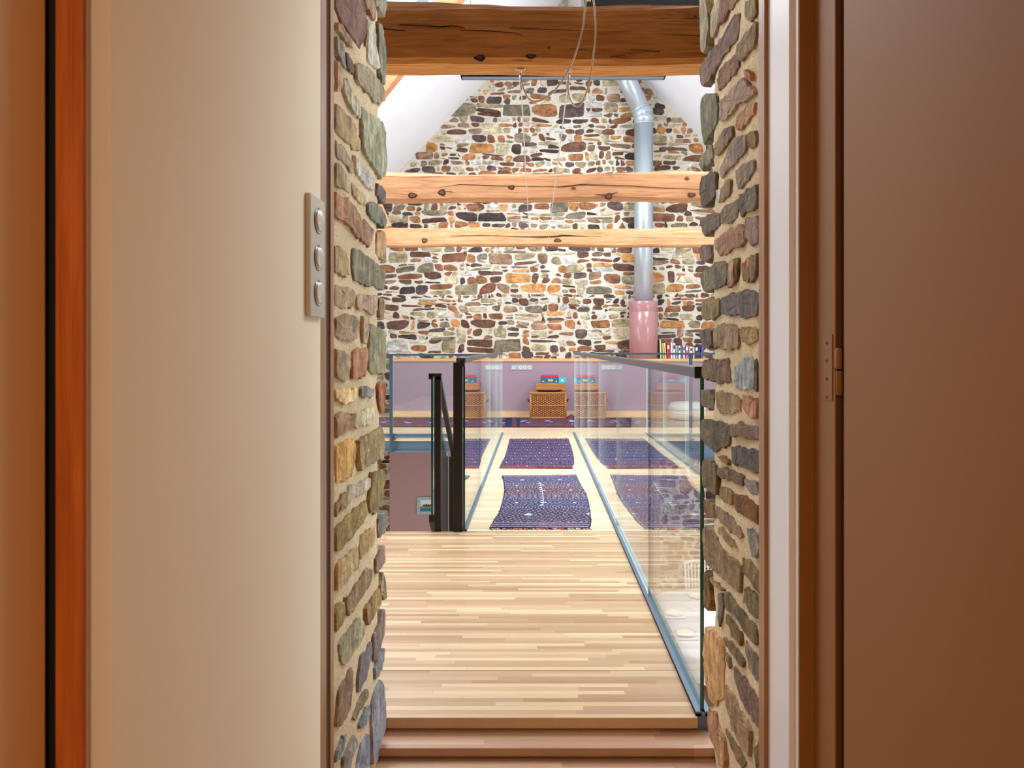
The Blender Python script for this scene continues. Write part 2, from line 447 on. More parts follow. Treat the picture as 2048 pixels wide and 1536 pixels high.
PAL = [((98, 70, 56), 16), ((124, 84, 62), 16), ((152, 106, 72), 13), ((178, 128, 78), 8), ((88, 74, 72), 11), ((70, 58, 55), 6),
       ((150, 138, 110), 14), ((174, 164, 136), 12), ((186, 186, 182), 6), ((140, 112, 92), 8), ((118, 110, 92), 7)]
PALC = [lin(c) for c, w in PAL]; PALW = [w for c, w in PAL]
def pick(rg):
    c = rg.choices(PALC, PALW)[0]; g = rg.uniform(0.8, 1.2)
    return tuple(min(1.0, q*g) for q in c)

def courses(u0, u1, v0, v1, rg, keep):
    """irregular coursed rubble: yields polygons in (u, v)"""
    out = []; v = v0
    while v < v1:
        h = rg.choices([0.07, 0.10, 0.135, 0.17, 0.21], [2, 5, 8, 6, 3])[0]*rg.uniform(0.85, 1.15)
        ph, am = rg.uniform(0, 6), 0.018
        w0 = lambda u, a=v, p=ph: a+am*math.sin(u*2.1+a*7)+0.010*math.sin(u*6.3+a*3)
        w1 = lambda u, a=v+h, p=ph: a+am*math.sin(u*2.1+a*7)+0.010*math.sin(u*6.3+a*3)
        u = u0-rg.uniform(0, 0.2)
        while u < u1:
            w = min(0.46, max(0.06, h*rg.choice([0.8, 1.0, 1.3, 1.7, 2.1, 2.8])*rg.uniform(0.85, 1.2)))
            ub = u+w
            if keep((u+ub)/2, v+h/2, w/2, h/2):
                sp = 2 if (h > 0.11 and rg.random() < 0.42) else 1
                if h > 0.17 and rg.random() < 0.5: sp = 3 if rg.random() < 0.4 else 2
                cut = [0.0]+sorted(rg.uniform(0.32, 0.68) if sp == 2 else (0.33*(k+1)+rg.uniform(-.07, .07)) for k in range(sp-1))+[1.0]
                for k in range(sp):
                    segs = [(u, ub)]
                    if sp > 1 and w > 0.18 and rg.random() < 0.4:
                        m = u+w*rg.uniform(0.35, 0.65); segs = [(u, m), (m, ub)]
                    for (a, b) in segs:
                        g = rg.uniform(0.008, 0.016); sk = rg.uniform(-0.3, 0.3)*h*0.5; sk2 = rg.uniform(-0.3, 0.3)*h*0.5
                        def pt(uu, fr): return (uu, w0(uu)*(1-fr)+w1(uu)*fr)
                        bl, br, tr, tl = pt(a+g+max(0, sk), cut[k]), pt(b-g-max(0, sk2), cut[k]), pt(b-g-max(0, -sk2), cut[k+1]), pt(a+g+max(0, -sk), cut[k+1])
                        q = [(bl[0], bl[1]+g*0.8), (br[0], br[1]+g*0.8), (tr[0], tr[1]-g*0.8), (tl[0], tl[1]-g*0.8)]
                        q = [(x+rg.gauss(0, 0.016), y+rg.gauss(0, 0.012)) for x, y in q]
                        if q[1][0]-q[0][0] < 0.025 or q[3][1]-q[0][1] < 0.014: continue
                        r = rg.random()
                        if r < 0.5:
                            i = rg.randrange(4); p, n_ = q[i-1], q[(i+1) % 4]; c = q[i]
                            q = q[:i]+[(c[0]*0.65+p[0]*0.35, c[1]*0.65+p[1]*0.35), (c[0]*0.6+n_[0]*0.4, c[1]*0.6+n_[1]*0.4)]+q[i+1:]
                        out.append(chaikin(densify(q, 0.09), 0.22) if len(q) < 5 else chaikin(q, 0.20))
            u = ub
        v += h
    return out

# ------------------------------------------------------------------ the hall's shell
# far gable wall: mortar plane and every stone standing proud of it
DW = 12.10                              # mauve parapet front
PX0 = X(786, DW)                        # its left end
wb = MB()
gp = [(HL, LOW), (HR, LOW), (HR, roofz(HR)), (RX, RZ), (HL, roofz(HL))]
wb.prism(gp, 'y', DB, DB+0.25, 0)
rg = random.Random(21)
def keepfar(u, v, hw, hh):
    if u-hw < HL+0.01 or u+hw > HR-0.01: return False
    if v-hh*0.4 > roofz(u)-0.05: return False
    if u > PX0+0.1 and -0.3 < v < 0.82: return False
    if PX0 < u-hw and u+hw < 1.9 and v < 0: return False
    return True
def mpfar(u, v, h): return (u, DB-h, v)
for q in courses(HL, HR, LOW, RZ, rg, keepfar):
    stone(wb, mpfar, q, rg.uniform(0.006, 0.016), pick(rg), [(1.02, None), (1.0, 0.55), (0.86, 1.0)], 0.003, 1, rg, -0.008)
struct(wb.build('wall_back', [M['mortar_far'], M['stone_far']], recalc=False))

# side walls with window openings
def wall_with_holes(name, x0, x1, d0, d1, z0, z1, holes, mat):
    m = MB(); ds = sorted(set([d0, d1]+[q for h in holes for q in h[:2]])); zs = sorted(set([z0, z1]+[q for h in holes for q in h[2:]]))
    for a, b in zip(ds[:-1], ds[1:]):
        for c, e in zip(zs[:-1], zs[1:]):
            if not any(h[0] <= a and b <= h[1] and h[2] <= c and e <= h[3] for h in holes): m.box(x0, x1, a, b, c, e)
    return struct(m.build(name, mat))
wall_with_holes('wall_left', HL-0.3, HL, DF-0.6, DB+0.25, LOW, roofz(HL)+0.1, [w[1:] for w in WINS if w[0] < 0], M['white'])
wall_with_holes('wall_right', HR, HR+0.3, DF-0.6, DB+0.25, LOW, roofz(HR)+0.1, [w[1:] for w in WINS if w[0] > 0], M['white'])
# roof slopes with skylight openings
rf = MB()
for s in (-1, 1):
    xe = HL-0.3 if s < 0 else HR+0.3
    holes = [h for h in SKY if h[0] == s]
    def strip(xa, xb, d0, d1):
        t = 0.22
        a = [(xa, d0, roofz(xa)), (xb, d0, roofz(xb)), (xb, d1, roofz(xb)), (xa, d1, roofz(xa))]
        rf.hexa(a, [(x, y, z+t) for x, y, z in a])
    x0, x1 = holes[0][3], holes[0][4]
    lo_, hi_ = (xe, x0), (x1, RX)
    if s > 0: lo_, hi_ = (x1, xe), (RX, x0)
    strip(*lo_, DF-0.6, DB+0.25); strip(*hi_, DF-0.6, DB+0.25)
    ds = [DF-0.6]+[q for h in holes for q in (h[1], h[2])]+[DB+0.25]
    for k in range(0, len(ds), 2): strip(x0, x1, ds[k], ds[k+1])
struct(rf.build('ceiling', M['white']))
for i, (s, d0, d1, x0, x1) in enumerate(SKY):
    m = MB(); r = 0.05
    def bar(xa, xb, da, db):
        a = [(xa, da, roofz(xa)-0.02), (xb, da, roofz(xb)-0.02), (xb, db, roofz(xb)-0.02), (xa, db, roofz(xa)-0.02)]
        m.hexa(a, [(x, y, z+0.2) for x, y, z in a])
    bar(x0, x0+r, d0, d1); bar(x1-r, x1, d0, d1); bar(x0, x1, d0, d0+r); bar(x0, x1, d1-r, d1)
    f = struct(m.build('window_%d' % (i+1), M['trimwhite']))
    g = MB(); zc = 0.14
    a = [(x0, d0, roofz(x0)+zc), (x1, d0, roofz(x1)+zc), (x1, d1, roofz(x1)+zc), (x0, d1, roofz(x0)+zc)]
    g.hexa(a, [(x, y, z+0.01) for x, y, z in a]); g.build('pane', M['glass'], f)
for i, (s, d0, d1, z0, z1) in enumerate(WINS):
    xw = HL-0.15 if s < 0 else HR+0.15; m = MB(); r = 0.06
    for (a, b, c, e) in ((d0, d0+r, z0, z1), (d1-r, d1, z0, z1), (d0, d1, z0, z0+r), (d0, d1, z1-r, z1), ((d0+d1)/2-0.03, (d0+d1)/2+0.03, z0, z1)):
        m.box(xw-0.04, xw+0.04, a, b, c, e)
    f = struct(m.build('window_%d' % (i+5), M['trimwhite']))
    g = MB(); g.box(xw-0.005, xw+0.005, d0, d1, z0, z1); g.build('pane', M['glass'], f)

# lower floor
m = MB(); m.box(HL-0.3, HR+0.3, DF-0.6, DB+0.25, LOW-0.2, LOW); struct(m.build('floor_downstairs', M['lowfloor']))
# downstairs pink wall panel
m = MB(); m.box(X(779, 12.2), 2.02, 12.2, DB+0.02, LOW, -0.24); struct(m.build('wall_downstairs', M['pink']))

# mezzanine floor, landing, bridge
XL, XR = -0.425, 0.490                  # clear deck between the glass channels
DM = DZ(866.5, 0.0)                      # mezzanine edge
DE = DZ(1062.5, 0.0)                     # landing edge
DN = 2.264                              # landing nosing at the doorway
m = MB(); m.box(HL, HR, DM, DB, -0.10, 0.0); struct(m.build('floor_mezzanine', M['mezz']))
m = MB()
m.box(XL, XR, DE+0.006, DM-0.004, -0.06, 0.0)
struct(m.build('floor_bridge', M['deck']))
m = MB(); g = 0.0018
seams = [DN, DZ(1341, 0), DZ(1165, 0), DE]
for a, b in zip(seams[:-1], seams[1:]): m.box(-2.6, XR, a+g, b-g, -0.032, 0.0)
m.box(-2.6, XR, DN+0.05, DE-0.02, -0.20, -0.034)
struct(m.build('floor_landing', M['landing']))
m = MB(); m.box(-0.60, 0.62, 2.172, DN+0.02, -0.066, -0.042, 0)
struct(m.build('trim_1', [M['step'], M['dark']]))
m = MB(); m.box(-2.4, 2.4, -3.0, 2.205, -0.105, -0.0735, 0)
struct(m.build('floor', [M['step'], M['dark']]))

# ------------------------------------------------------------------ doorway through the thick stone wall
SL, SR = -0.452, 0.512                   # stone reveal planes
D0, D1 = 1.66, 2.215
ww = MB()
ww.box(HL-0.3, SL-0.03, D0+0.02, DF-0.02, LOW, 7.4, 0)
ww.box(SR+0.03, HR+0.3, D0+0.02, DF-0.02, LOW, 7.4, 0)
ww.box(SL-0.05, SR+0.05, D0+0.02, DF-0.02, 2.5, 7.4, 0)
ww.box(SL-0.05, SR+0.05, D0+0.02, DF-0.02, LOW, -0.12, 0)
# hall side of this wall: unseen dark boards added to dim the near beam
for (xa, xb, za, zb_) in ((HL, SL-0.06, -0.2, 7.4), (SR+0.07, HR, -0.2, 7.4), (SL-0.06, SR+0.07, 2.5, 7.4)):
    ww.box(xa, xb, DF-0.019, DF+0.001, za, zb_, 4)
rg = random.Random(5)
def reveal_grid(side):
    pl = SL if side < 0 else SR
    nu, nv = 26, 130
    vs = []; cs = []
    c = lin((226, 204, 166)) if side < 0 else lin((226, 204, 166))
    for j in range(nv+1):
        z = -0.13+2.64*j/nv
        off = 0.012*math.sin(z*9+side)+0.008*math.sin(z*23)
        for i in range(nu+1):
            u = i/nu; d = D0+(D1-D0)*u
            dep = 0.0022*math.sin(z*15+d*9)+0.0014*math.sin(z*41+d*30)+rg.gauss(0, 0.0008)
            e = max(0.0, (u-0.86)/0.14)
            dep -= 0.05*e*e
            dd = d+off*e
            vs.append((pl-side*dep, dd, z)); cs.append(c)
    fs = []
    for j in range(nv):
        for i in range(nu):
            a = j*(nu+1)+i; q = (a, a+1, a+nu+2, a+nu+1)
            fs.append(q if side < 0 else q[::-1])
    ww.add(vs, fs, 5, cs)
reveal_grid(-1); reveal_grid(1)

# stones of the two reveals: outline on the reveal plane, own colour
LEFT = [
(0,[(115,-90),(115,60),(200,300),(330,480),(470,715),(540,590),(578,430),(565,200),(520,0),(480,-90)],(122,90,76)),
(0,[(110,370),(190,370),(260,470),(340,590),(390,680),(340,690),(230,560),(140,440)],(168,142,116)),
(0,[(530,0),(600,-60),(680,-40),(715,120),(715,200),(700,320),(640,230)],(150,122,100)),
(0,[(700,-40),(870,-60),(880,100),(840,260),(770,160),(710,40)],(140,134,112)),
(0,[(610,330),(680,340),(730,500),(720,650),(780,980),(740,1020),(590,900),(600,600)],(184,182,164)),
(0,[(570,300),(612,300),(600,560),(575,700),(555,640),(585,430)],(150,130,100)),
(0,[(740,320),(790,340),(830,480),(870,700),(880,1000),(870,1260),(820,1180),(760,880),(750,560)],(122,120,102)),
(0,[(120,540),(210,640),(260,720),(250,900),(270,990),(180,880),(120,720)],(152,146,140)),
(0,[(250,760),(310,800),(370,900),(400,1020),(390,1110),(300,1020),(255,930)],(108,90,74)),
(0,[(425,930),(480,910),(620,1000),(740,1140),(800,1240),(850,1330),(860,1490),(720,1510),(620,1430),(520,1290),(430,1170),(420,1050)],(144,132,108)),
(0,[(125,900),(230,1020),(225,1180),(200,1320),(130,1330)],(162,136,116)),
(0,[(235,1120),(285,1140),(380,1340),(480,1480),(500,1600),(490,1760),(400,1640),(310,1500),(250,1340)],(172,168,144)),
(200,[(120,50),(180,90),(280,200),(400,310),(430,460),(495,580),(490,760),(440,760),(330,660),(180,520),(120,470)],(160,140,100)),
(200,[(500,100),(580,170),(720,260),(830,340),(860,480),(850,600),(870,820),(880,950),(850,1130),(790,1140),(620,900),(560,780),(510,640),(510,400)],(152,152,124)),
(200,[(120,580),(240,680),(300,780),(370,880),(390,1040),(320,1010),(180,860),(130,800)],(166,150,120)),
(200,[(385,830),(440,880),(520,970),(650,1100),(700,1160),(700,1330),(560,1240),(440,1090),(400,1000)],(188,182,176)),
(200,[(120,910),(200,960),(300,1090),(335,1180),(350,1370),(300,1350),(180,1270),(120,1230)],(166,150,116)),
(200,[(360,1220),(440,1270),(540,1350),(580,1450),(580,1560),(500,1500),(410,1430),(365,1370)],(166,150,110)),
(200,[(740,1200),(800,1260),(870,1340),(855,1520),(790,1450),(735,1390)],(112,98,94)),
(400,[(130,-90),(210,-60),(330,-10),(400,80),(470,240),(540,480),(545,640),(430,560),(340,400),(200,290),(125,250)],(164,124,94)),
(400,[(580,30),(650,20),(770,90),(850,190),(890,320),(850,410),(740,370),(600,210),(580,120)],(118,120,102)),
(400,[(500,280),(570,310),(650,380),(690,480),(660,620),(600,700),(540,560)],(150,116,92)),
(400,[(730,470),(790,450),(860,520),(865,700),(855,890),(760,840),(715,780),(720,560)],(182,152,112)),
(400,[(110,650),(180,690),(280,790),(320,900),(330,1120),(200,1090),(115,1060)],(156,140,100)),
(400,[(400,670),(500,730),(560,800),(680,870),(780,980),(865,1040),(850,1330),(720,1280),(540,1240),(410,1190),(380,1020)],(124,118,96)),
(400,[(110,1230),(240,1260),(380,1290),(410,1400),(390,1520),(360,1580),(230,1585),(110,1520)],(166,146,116)),
(400,[(430,1390),(560,1380),(740,1410),(745,1560),(700,1700),(600,1650),(440,1580)],(174,148,124)),
(400,[(750,1420),(830,1440),(865,1560),(840,1660),(770,1700),(745,1600)],(132,116,82)),
(600,[(120,240),(240,210),(420,260),(450,360),(430,560),(340,620),(120,560)],(168,148,118)),
(600,[(510,230),(610,245),(600,450),(570,640),(520,630)],(172,152,126)),
(600,[(615,380),(680,370),(790,400),(860,470),(875,700),(865,1050),(760,1080),(680,1100),(600,990),(620,700)],(140,136,106)),
(600,[(115,740),(190,730),(340,800),(350,960),(300,1190),(180,1160),(120,1080)],(152,138,110)),
(600,[(390,720),(610,710),(600,860),(560,1100),(400,1150),(345,1140),(370,940)],(162,118,88)),
(600,[(120,1290),(240,1310),(430,1280),(420,1440),(330,1510),(220,1500),(130,1420)],(216,190,136)),
(600,[(490,1270),(600,1250),(680,1310),(680,1400),(600,1440),(490,1400)],(140,136,132)),
(600,[(740,1200),(860,1220),(855,1400),(830,1660),(770,1640),(735,1500)],(152,98,72)),
(800,[(130,190),(250,190),(390,190),(380,330),(330,440),(230,510),(130,540)],(158,128,98)),
(800,[(410,180),(560,130),(700,100),(730,220),(640,370),(480,400),(385,390)],(206,196,162)),
(800,[(120,660),(230,610),(380,590),(420,690),(400,900),(370,1120),(260,1190),(120,1200)],(198,158,88)),
(800,[(440,590),(520,540),(640,480),(740,410),(800,370),(850,520),(865,680),(845,860),(690,910),(580,970),(470,1060),(450,800)],(150,130,92)),
(800,[(340,1260),(470,1200),(640,1120),(630,1290),(520,1370),(400,1440),(330,1500),(320,1380)],(188,174,154)),
(800,[(650,1080),(740,1040),(830,1010),(860,1170),(800,1440),(740,1640),(680,1670),(620,1600),(600,1480),(640,1300)],(128,112,68)),
(800,[(130,1480),(200,1380),(280,1340),(290,1480),(250,1590),(170,1650),(120,1720),(115,1600)],(150,126,92)),
(1000,[(110,420),(210,340),(320,190),(440,100),(580,20),(590,180),(540,310),(400,460),(300,620),(190,720),(120,760)],(142,122,74)),
(1000,[(500,490),(600,440),(700,370),(710,520),(680,660),(580,780),(480,880),(470,680)],(168,142,92)),
(1000,[(750,250),(860,160),(870,280),(840,480),(770,560),(750,400)],(116,110,102)),
(1000,[(700,860),(790,720),(850,660),(865,900),(790,990),(720,1100),(690,1000)],(140,116,102)),
(1000,[(140,940),(250,830),(370,720),(440,650),(460,800),(470,960),(360,1080),(240,1260),(150,1340),(130,1150)],(166,146,102)),
(1000,[(580,1010),(670,1000),(680,1120),(630,1270),(500,1440),(420,1580),(340,1660),(290,1640),(270,1470),(420,1270)],(136,112,82)),
(1000,[(770,1270),(830,1060),(870,1220),(870,1440),(820,1460)],(142,130,102)),
(1000,[(560,1560),(640,1480),(760,1280),(800,1330),(800,1500),(700,1680),(600,1840),(570,1700)],(142,116,72)),
(1200,[(110,130),(200,30),(250,20),(270,200),(230,380),(140,440),(115,330)],(144,128,74)),
(1200,[(190,620),(280,470),(380,360),(500,260),(560,320),(540,520),(460,680),(340,850),(240,980),(200,850)],(152,146,116)),
(1200,[(490,850),(600,700),(660,620),(660,800),(610,1030),(520,1260),(440,1370),(450,1130)],(108,102,104)),
(1200,[(690,510),(760,370),(830,150),(870,160),(870,400),(820,590),(760,780),(690,900),(680,700)],(122,108,102)),
(1200,[(150,1340),(220,1180),(340,1030),(385,1000),(385,1300),(360,1560),(290,1720),(180,1850),(130,1840),(130,1600)],(132,108,84)),
(1200,[(700,980),(760,830),(860,690),(830,900),(790,1010),(740,1130),(690,1150)],(126,132,132)),
(1200,[(430,1560),(500,1400),(600,1290),(610,1400),(540,1550),(400,1760),(370,1700)],(128,114,88)),
(1326,[(650,560),(720,350),(800,240),(855,420),(865,820),(850,1010),(760,1220),(720,1500),(660,1500),(640,900)],(138,138,148)),
(1326,[(160,1260),(230,1060),(290,1040),(250,1230),(180,1420),(110,1480)],(122,128,128)),
(1326,[(290,1300),(400,1060),(470,1180),(430,1300),(330,1560),(230,1600),(240,1400)],(132,128,118)),
(1326,[(510,1200),(600,1020),(650,1100),(640,1500),(560,1600),(420,1600),(470,1420)],(132,138,152)),
(1326,[(560,650),(620,600),(640,760),(590,880),(480,960),(460,880),(520,760)],(128,138,142)),
]
RIGHT = [
(0,[(30,-60),(110,-60),(150,220),(150,430),(120,640),(80,780),(35,760),(35,100)],(135,130,105)),
(0,[(180,160),(280,-30),(330,-60),(315,150),(280,400),(240,540),(190,580),(185,300)],(150,136,112)),
(0,[(320,20),(340,-60),(600,-60),(530,70),(420,210),(340,340),(300,370),(300,200)],(126,86,56)),
(0,[(680,60),(840,-60),(850,220),(780,290),(740,340),(690,250)],(136,116,76)),
(0,[(600,200),(610,400),(590,580),(460,700),(350,860),(240,1060),(130,1200),(60,1285),(20,1100),(20,980),(90,880),(190,740),(330,560),(430,390),(530,230)],(106,82,66)),
(0,[(600,640),(700,500),(860,320),(855,560),(830,660),(720,790),(630,910),(560,840)],(130,106,76)),
(0,[(570,780),(600,960),(520,1110),(440,1200),(310,1340),(280,1150),(310,1050),(420,920)],(120,86,66)),
(0,[(680,1030),(740,1010),(780,1080),(780,1160),(690,1150)],(160,116,82)),
(0,[(560,1230),(660,1110),(780,1280),(850,1330),(840,1420),(620,1500),(500,1640),(350,1770),(300,1780),(300,1600),(300,1500),(400,1420)],(150,126,106)),
(200,[(50,-40),(130,-100),(280,-110),(290,100),(290,330),(230,430),(100,600),(80,660),(50,500),(25,280),(25,100)],(106,100,76)),
(200,[(600,220),(740,70),(830,20),(835,180),(760,300),(590,460),(550,400),(560,290)],(160,122,86)),
(200,[(370,430),(490,380),(510,520),(420,660),(320,780),(250,830),(230,760),(250,640),(320,520)],(126,106,80)),
(200,[(740,480),(860,420),(880,560),(870,650),(750,740),(745,600)],(130,106,70)),
(200,[(540,570),(720,480),(710,760),(580,900),(440,1020),(320,1160),(310,1010),(400,830),(440,700)],(140,120,106)),
(200,[(100,740),(210,640),(215,860),(150,940),(60,1030),(15,960),(15,880)],(126,120,96)),
(200,[(540,1030),(640,950),(840,870),(850,1030),(740,1180),(590,1300),(560,1240)],(126,112,92)),
(200,[(70,1110),(180,1060),(250,1050),(260,1250),(240,1440),(170,1500),(60,1590),(35,1400),(40,1220)],(88,72,58)),
(200,[(240,1320),(320,1290),(340,1430),(290,1510)],(168,168,162)),
(200,[(340,1270),(430,1180),(500,1160),(480,1380),(400,1450),(340,1480)],(136,110,86)),
(200,[(600,1400),(740,1300),(860,1210),(880,1400),(860,1580),(720,1640),(640,1700),(600,1560)],(102,94,76)),
(400,[(330,170),(390,70),(530,20),(595,-40),(600,160),(560,280),(380,370),(330,320)],(116,100,82)),
(400,[(20,270),(180,200),(290,180),(320,350),(240,440),(150,490),(100,540),(60,450)],(106,94,82)),
(400,[(210,590),(310,520),(440,430),(600,380),(650,350),(690,450),(680,640),(520,720),(410,810),(310,810),(230,690)],(152,118,92)),
(400,[(700,260),(870,235),(890,400),(870,640),(780,660),(700,560)],(136,116,106)),
(400,[(10,720),(70,660),(190,655),(215,850),(60,910),(30,830)],(112,92,80)),
(400,[(50,1050),(220,960),(340,880),(440,930),(440,1220),(300,1290),(120,1340),(50,1270),(35,1100)],(106,100,76)),
(400,[(450,900),(530,850),(540,1250),(440,1280)],(160,130,110)),
(400,[(540,840),(580,850),(580,1150),(545,1190)],(96,76,46)),
(400,[(640,870),(740,850),(760,1000),(740,1180),(650,1190)],(150,112,86)),
(400,[(750,870),(880,800),(880,1090),(760,1210),(735,1010)],(126,102,66)),
(400,[(320,1440),(450,1390),(560,1340),(800,1320),(890,1340),(885,1500),(860,1710),(700,1730),(600,1680),(500,1700),(330,1640)],(100,92,90)),
(400,[(50,1480),(160,1430),(300,1440),(300,1660),(240,1750),(60,1750),(40,1600)],(126,112,76)),
(600,[(30,460),(60,430),(190,430),(215,620),(150,720),(60,670),(15,560)],(96,82,72)),
(600,[(220,420),(330,340),(450,340),(560,410),(610,420),(610,700),(440,730),(330,720),(230,700)],(140,120,92)),
(600,[(620,450),(760,405),(880,420),(885,570),(800,650),(660,640)],(150,126,86)),
(600,[(70,870),(250,860),(460,860),(490,1230),(300,1210),(70,1170),(50,1060)],(112,92,68)),
(600,[(520,1200),(540,1000),(610,890),(720,830),(810,820),(830,1000),(820,1300),(640,1300),(520,1250)],(150,160,166)),
(600,[(840,880),(870,900),(890,1200),(880,1340),(830,1330)],(100,82,56)),
(600,[(50,1320),(200,1330),(230,1450),(240,1590),(150,1600),(60,1560),(45,1430)],(106,100,72)),
(600,[(250,1330),(400,1350),(540,1380),(620,1480),(620,1640),(480,1680),(330,1670),(270,1570)],(136,116,86)),
(600,[(640,1400),(720,1400),(870,1470),(880,1700),(850,1730),(740,1690),(670,1560)],(166,122,92)),
(800,[(60,290),(140,290),(330,330),(440,350),(470,480),(450,690),(310,700),(250,770),(110,660),(45,560),(40,380)],(92,84,66)),
(800,[(490,340),(720,350),(890,420),(910,580),(740,570),(560,530),(470,520)],(110,94,78)),
(800,[(500,680),(660,700),(900,750),(920,1060),(880,1090),(740,1020),(620,970),(500,930)],(86,80,78)),
(800,[(290,820),(370,820),(440,870),(430,940),(310,880)],(122,96,56)),
(800,[(70,880),(130,870),(250,930),(290,1080),(280,1400),(180,1340),(80,1280),(45,1120)],(102,86,60)),
(800,[(290,990),(420,1000),(560,1060),(660,1110),(650,1260),(500,1210),(310,1110)],(112,92,66)),
(800,[(690,1180),(800,1180),(870,1230),(890,1380),(760,1370),(680,1240)],(132,126,122)),
(800,[(300,1280),(420,1260),(500,1350),(490,1540),(380,1500),(300,1420)],(130,112,72)),
(800,[(520,1370),(640,1390),(880,1530),(880,1790),(760,1760),(560,1620),(530,1540)],(116,80,42)),
(1000,[(80,-10),(200,40),(250,270),(180,250),(90,200)],(116,92,66)),
(1000,[(230,70),(300,100),(520,290),(560,350),(630,400),(660,560),(620,590),(520,500),(360,360),(260,260)],(136,114,92)),
(1000,[(310,390),(380,450),(520,570),(570,700),(500,680),(380,570),(310,480)],(140,116,82)),
(1000,[(60,420),(180,420),(280,560),(330,690),(440,780),(560,880),(640,1000),(630,1380),(540,1300),(370,1140),(210,1010),(100,880),(70,620)],(126,106,76)),
(1000,[(700,370),(800,450),(900,500),(920,650),(880,860),(820,850),(760,640)],(132,132,128)),
(1000,[(650,820),(740,880),(850,1010),(930,1130),(930,1380),(820,1280),(740,1140),(650,1060)],(120,104,66)),
(1000,[(75,1060),(120,1040),(160,1140),(180,1300),(200,1480),(150,1620),(80,1560),(70,1300)],(106,82,42)),
(1000,[(170,1130),(280,1210),(380,1310),(340,1310),(200,1210)],(130,112,86)),
(1000,[(690,1330),(730,1270),(850,1390),(930,1560),(940,1680),(870,1750),(780,1650),(680,1500)],(112,100,72)),
(1000,[(380,1400),(440,1350),(560,1540),(720,1740),(850,1880),(880,2090),(840,2130),(740,2020),(640,1860),(520,1680),(400,1580)],(106,92,62)),
(1200,[(290,-100),(350,-90),(360,200),(310,440),(295,250)],(112,106,96)),
(1200,[(390,200),(450,250),(560,400),(640,530),(640,670),(540,570),(420,340)],(126,102,62)),
(1200,[(370,550),(480,640),(570,750),(680,880),(660,1010),(560,860),(420,650)],(116,94,66)),
(1200,[(695,620),(760,660),(880,870),(930,1080),(900,1210),(840,1160),(740,960),(700,780)],(122,112,100)),
(1200,[(910,580),(950,600),(970,850),(930,830)],(112,92,62)),
(1200,[(110,420),(240,460),(330,600),(380,880),(370,1450),(250,1540),(160,1480),(110,1240),(80,900),(85,600)],(184,144,98)),
(1200,[(400,770),(460,810),(500,1000),(470,1010),(410,900)],(116,96,72)),
(1200,[(530,960),(640,1100),(800,1300),(900,1480),(960,1700),(950,1880),(900,1900),(760,1700),(620,1420),(550,1200)],(112,92,80)),
(1200,[(400,1250),(470,1320),(600,1560),(740,1800),(780,1920),(760,2100),(740,2300),(640,2150),(520,1900),(430,1600)],(146,122,92)),
(1326,[(150,650),(260,700),(300,900),(390,1100),(420,1500),(350,1560),(260,1260),(160,1080),(130,850)],(168,128,92)),
(1326,[(400,940),(480,1100),(600,1280),(700,1500),(640,1560),(520,1330),(430,1100)],(126,104,72)),
(1326,[(840,1260),(880,1140),(950,1280),(950,1560),(850,1560)],(120,104,82)),
]
rg = random.Random(11)
RINGS = [(1.02, None), (1.0, 0.45), (0.975, 0.95), (0.80, 1.0), (0.50, 1.02)]
for side, data, x0 in ((-1, LEFT, 650.0), (1, RIGHT, 1400.0)):
    pl = SL if side < 0 else SR
    mp = (lambda u, v, h: (SL+h, u, v)) if side < 0 else (lambda u, v, h: (SR-h, -u, v))
    for (y0, pts, col) in data:
        q = []
        for (zx, zy) in pts:
            px, py = x0+zx/7.314, y0+zy/7.314
            d = pl*F/(px-VX)
            q.append((d if side < 0 else -d, Z(py, d)))
        q = densify(chaikin(q, 0.13), 0.018)
        stone(ww, mp, q, rg.uniform(0.0055, 0.009), tuple(min(1.0, k*1.02) for k in lin(col)), RINGS, 0.0028, 1, rg, -0.02)
# brown grout strip closing the wall against the plastered lining, both sides
for (d0_, d1_, xs_, mt) in ((1.5585, 1.605, SL+0.0045, 2), (1.605, 1.640, SL+0.001, 3), (1.640, 1.667, SL+0.004, 2)):
    ww.box(-0.60, xs_, d0_, d1_, -0.12, 2.5, mt)
ww.box(X(1531, D0)-0.006, X(1531, D0)+0.012, D0-0.01, D0+0.03, -0.12, 2.5, 2)
struct(ww.build('wall_front', [M['mortar_near'], M['stone_near'], M['grout'], M['groutdark'], M['bounceblock'], M['mortar_near']], recalc=False, smooth=False))
wf_ = bpy.data.objects['wall_front'].data
for p_ in wf_.polygons:
    if p_.material_index == 5: p_.use_smooth = True

# left lining (cream), frame strips, jamb, door leaf
XLN = -0.447
dl0 = XLN*F/(220-VX); dl1 = 1.558
m = MB(); m.box(-0.62, XLN, dl0, dl1-0.0, -0.11, 2.5); m.box(-2.4, -0.60, dl0+0.06, dl1+0.02, -0.11, 2.7)
struct(m.build('wall_left_lining', M['cream']))
xf = X(178, dl0)
m = MB(); m.box(-0.62, xf, dl0-0.012, dl0+0.001, -0.07, 2.5); m.box(xf-0.001, XLN-0.0006, dl0-0.0005, dl0+0.02, -0.07, 2.5)
struct(m.build('trim_2', M['trimwhite']))
dj = dl0-0.012; dr_ = dj-0.008; xj = X(110, dr_); xjr = X(165, dr_)
m = MB(); m.box(xj, xjr, dr_, dj-0.0005, -0.07, 2.5); m.box(xj+0.015, xj+0.018, dr_-0.001, dr_+0.001, -0.07, 2.5)
struct(m.build('trim_3', M['redwood'], bevel=0.002))
m = MB(); m.box(-0.62, xj-0.0008, dj-0.004, dj-0.0008, -0.07, 2.5)
struct(m.build('gap_shade_1', M['dark']))  # black strip painting the deep shade of the left door gap
xd = X(93, dj-0.012)
m = MB(); m.box(xd-0.042, xd, 0.02, dj-0.012, -0.066, 2.3)
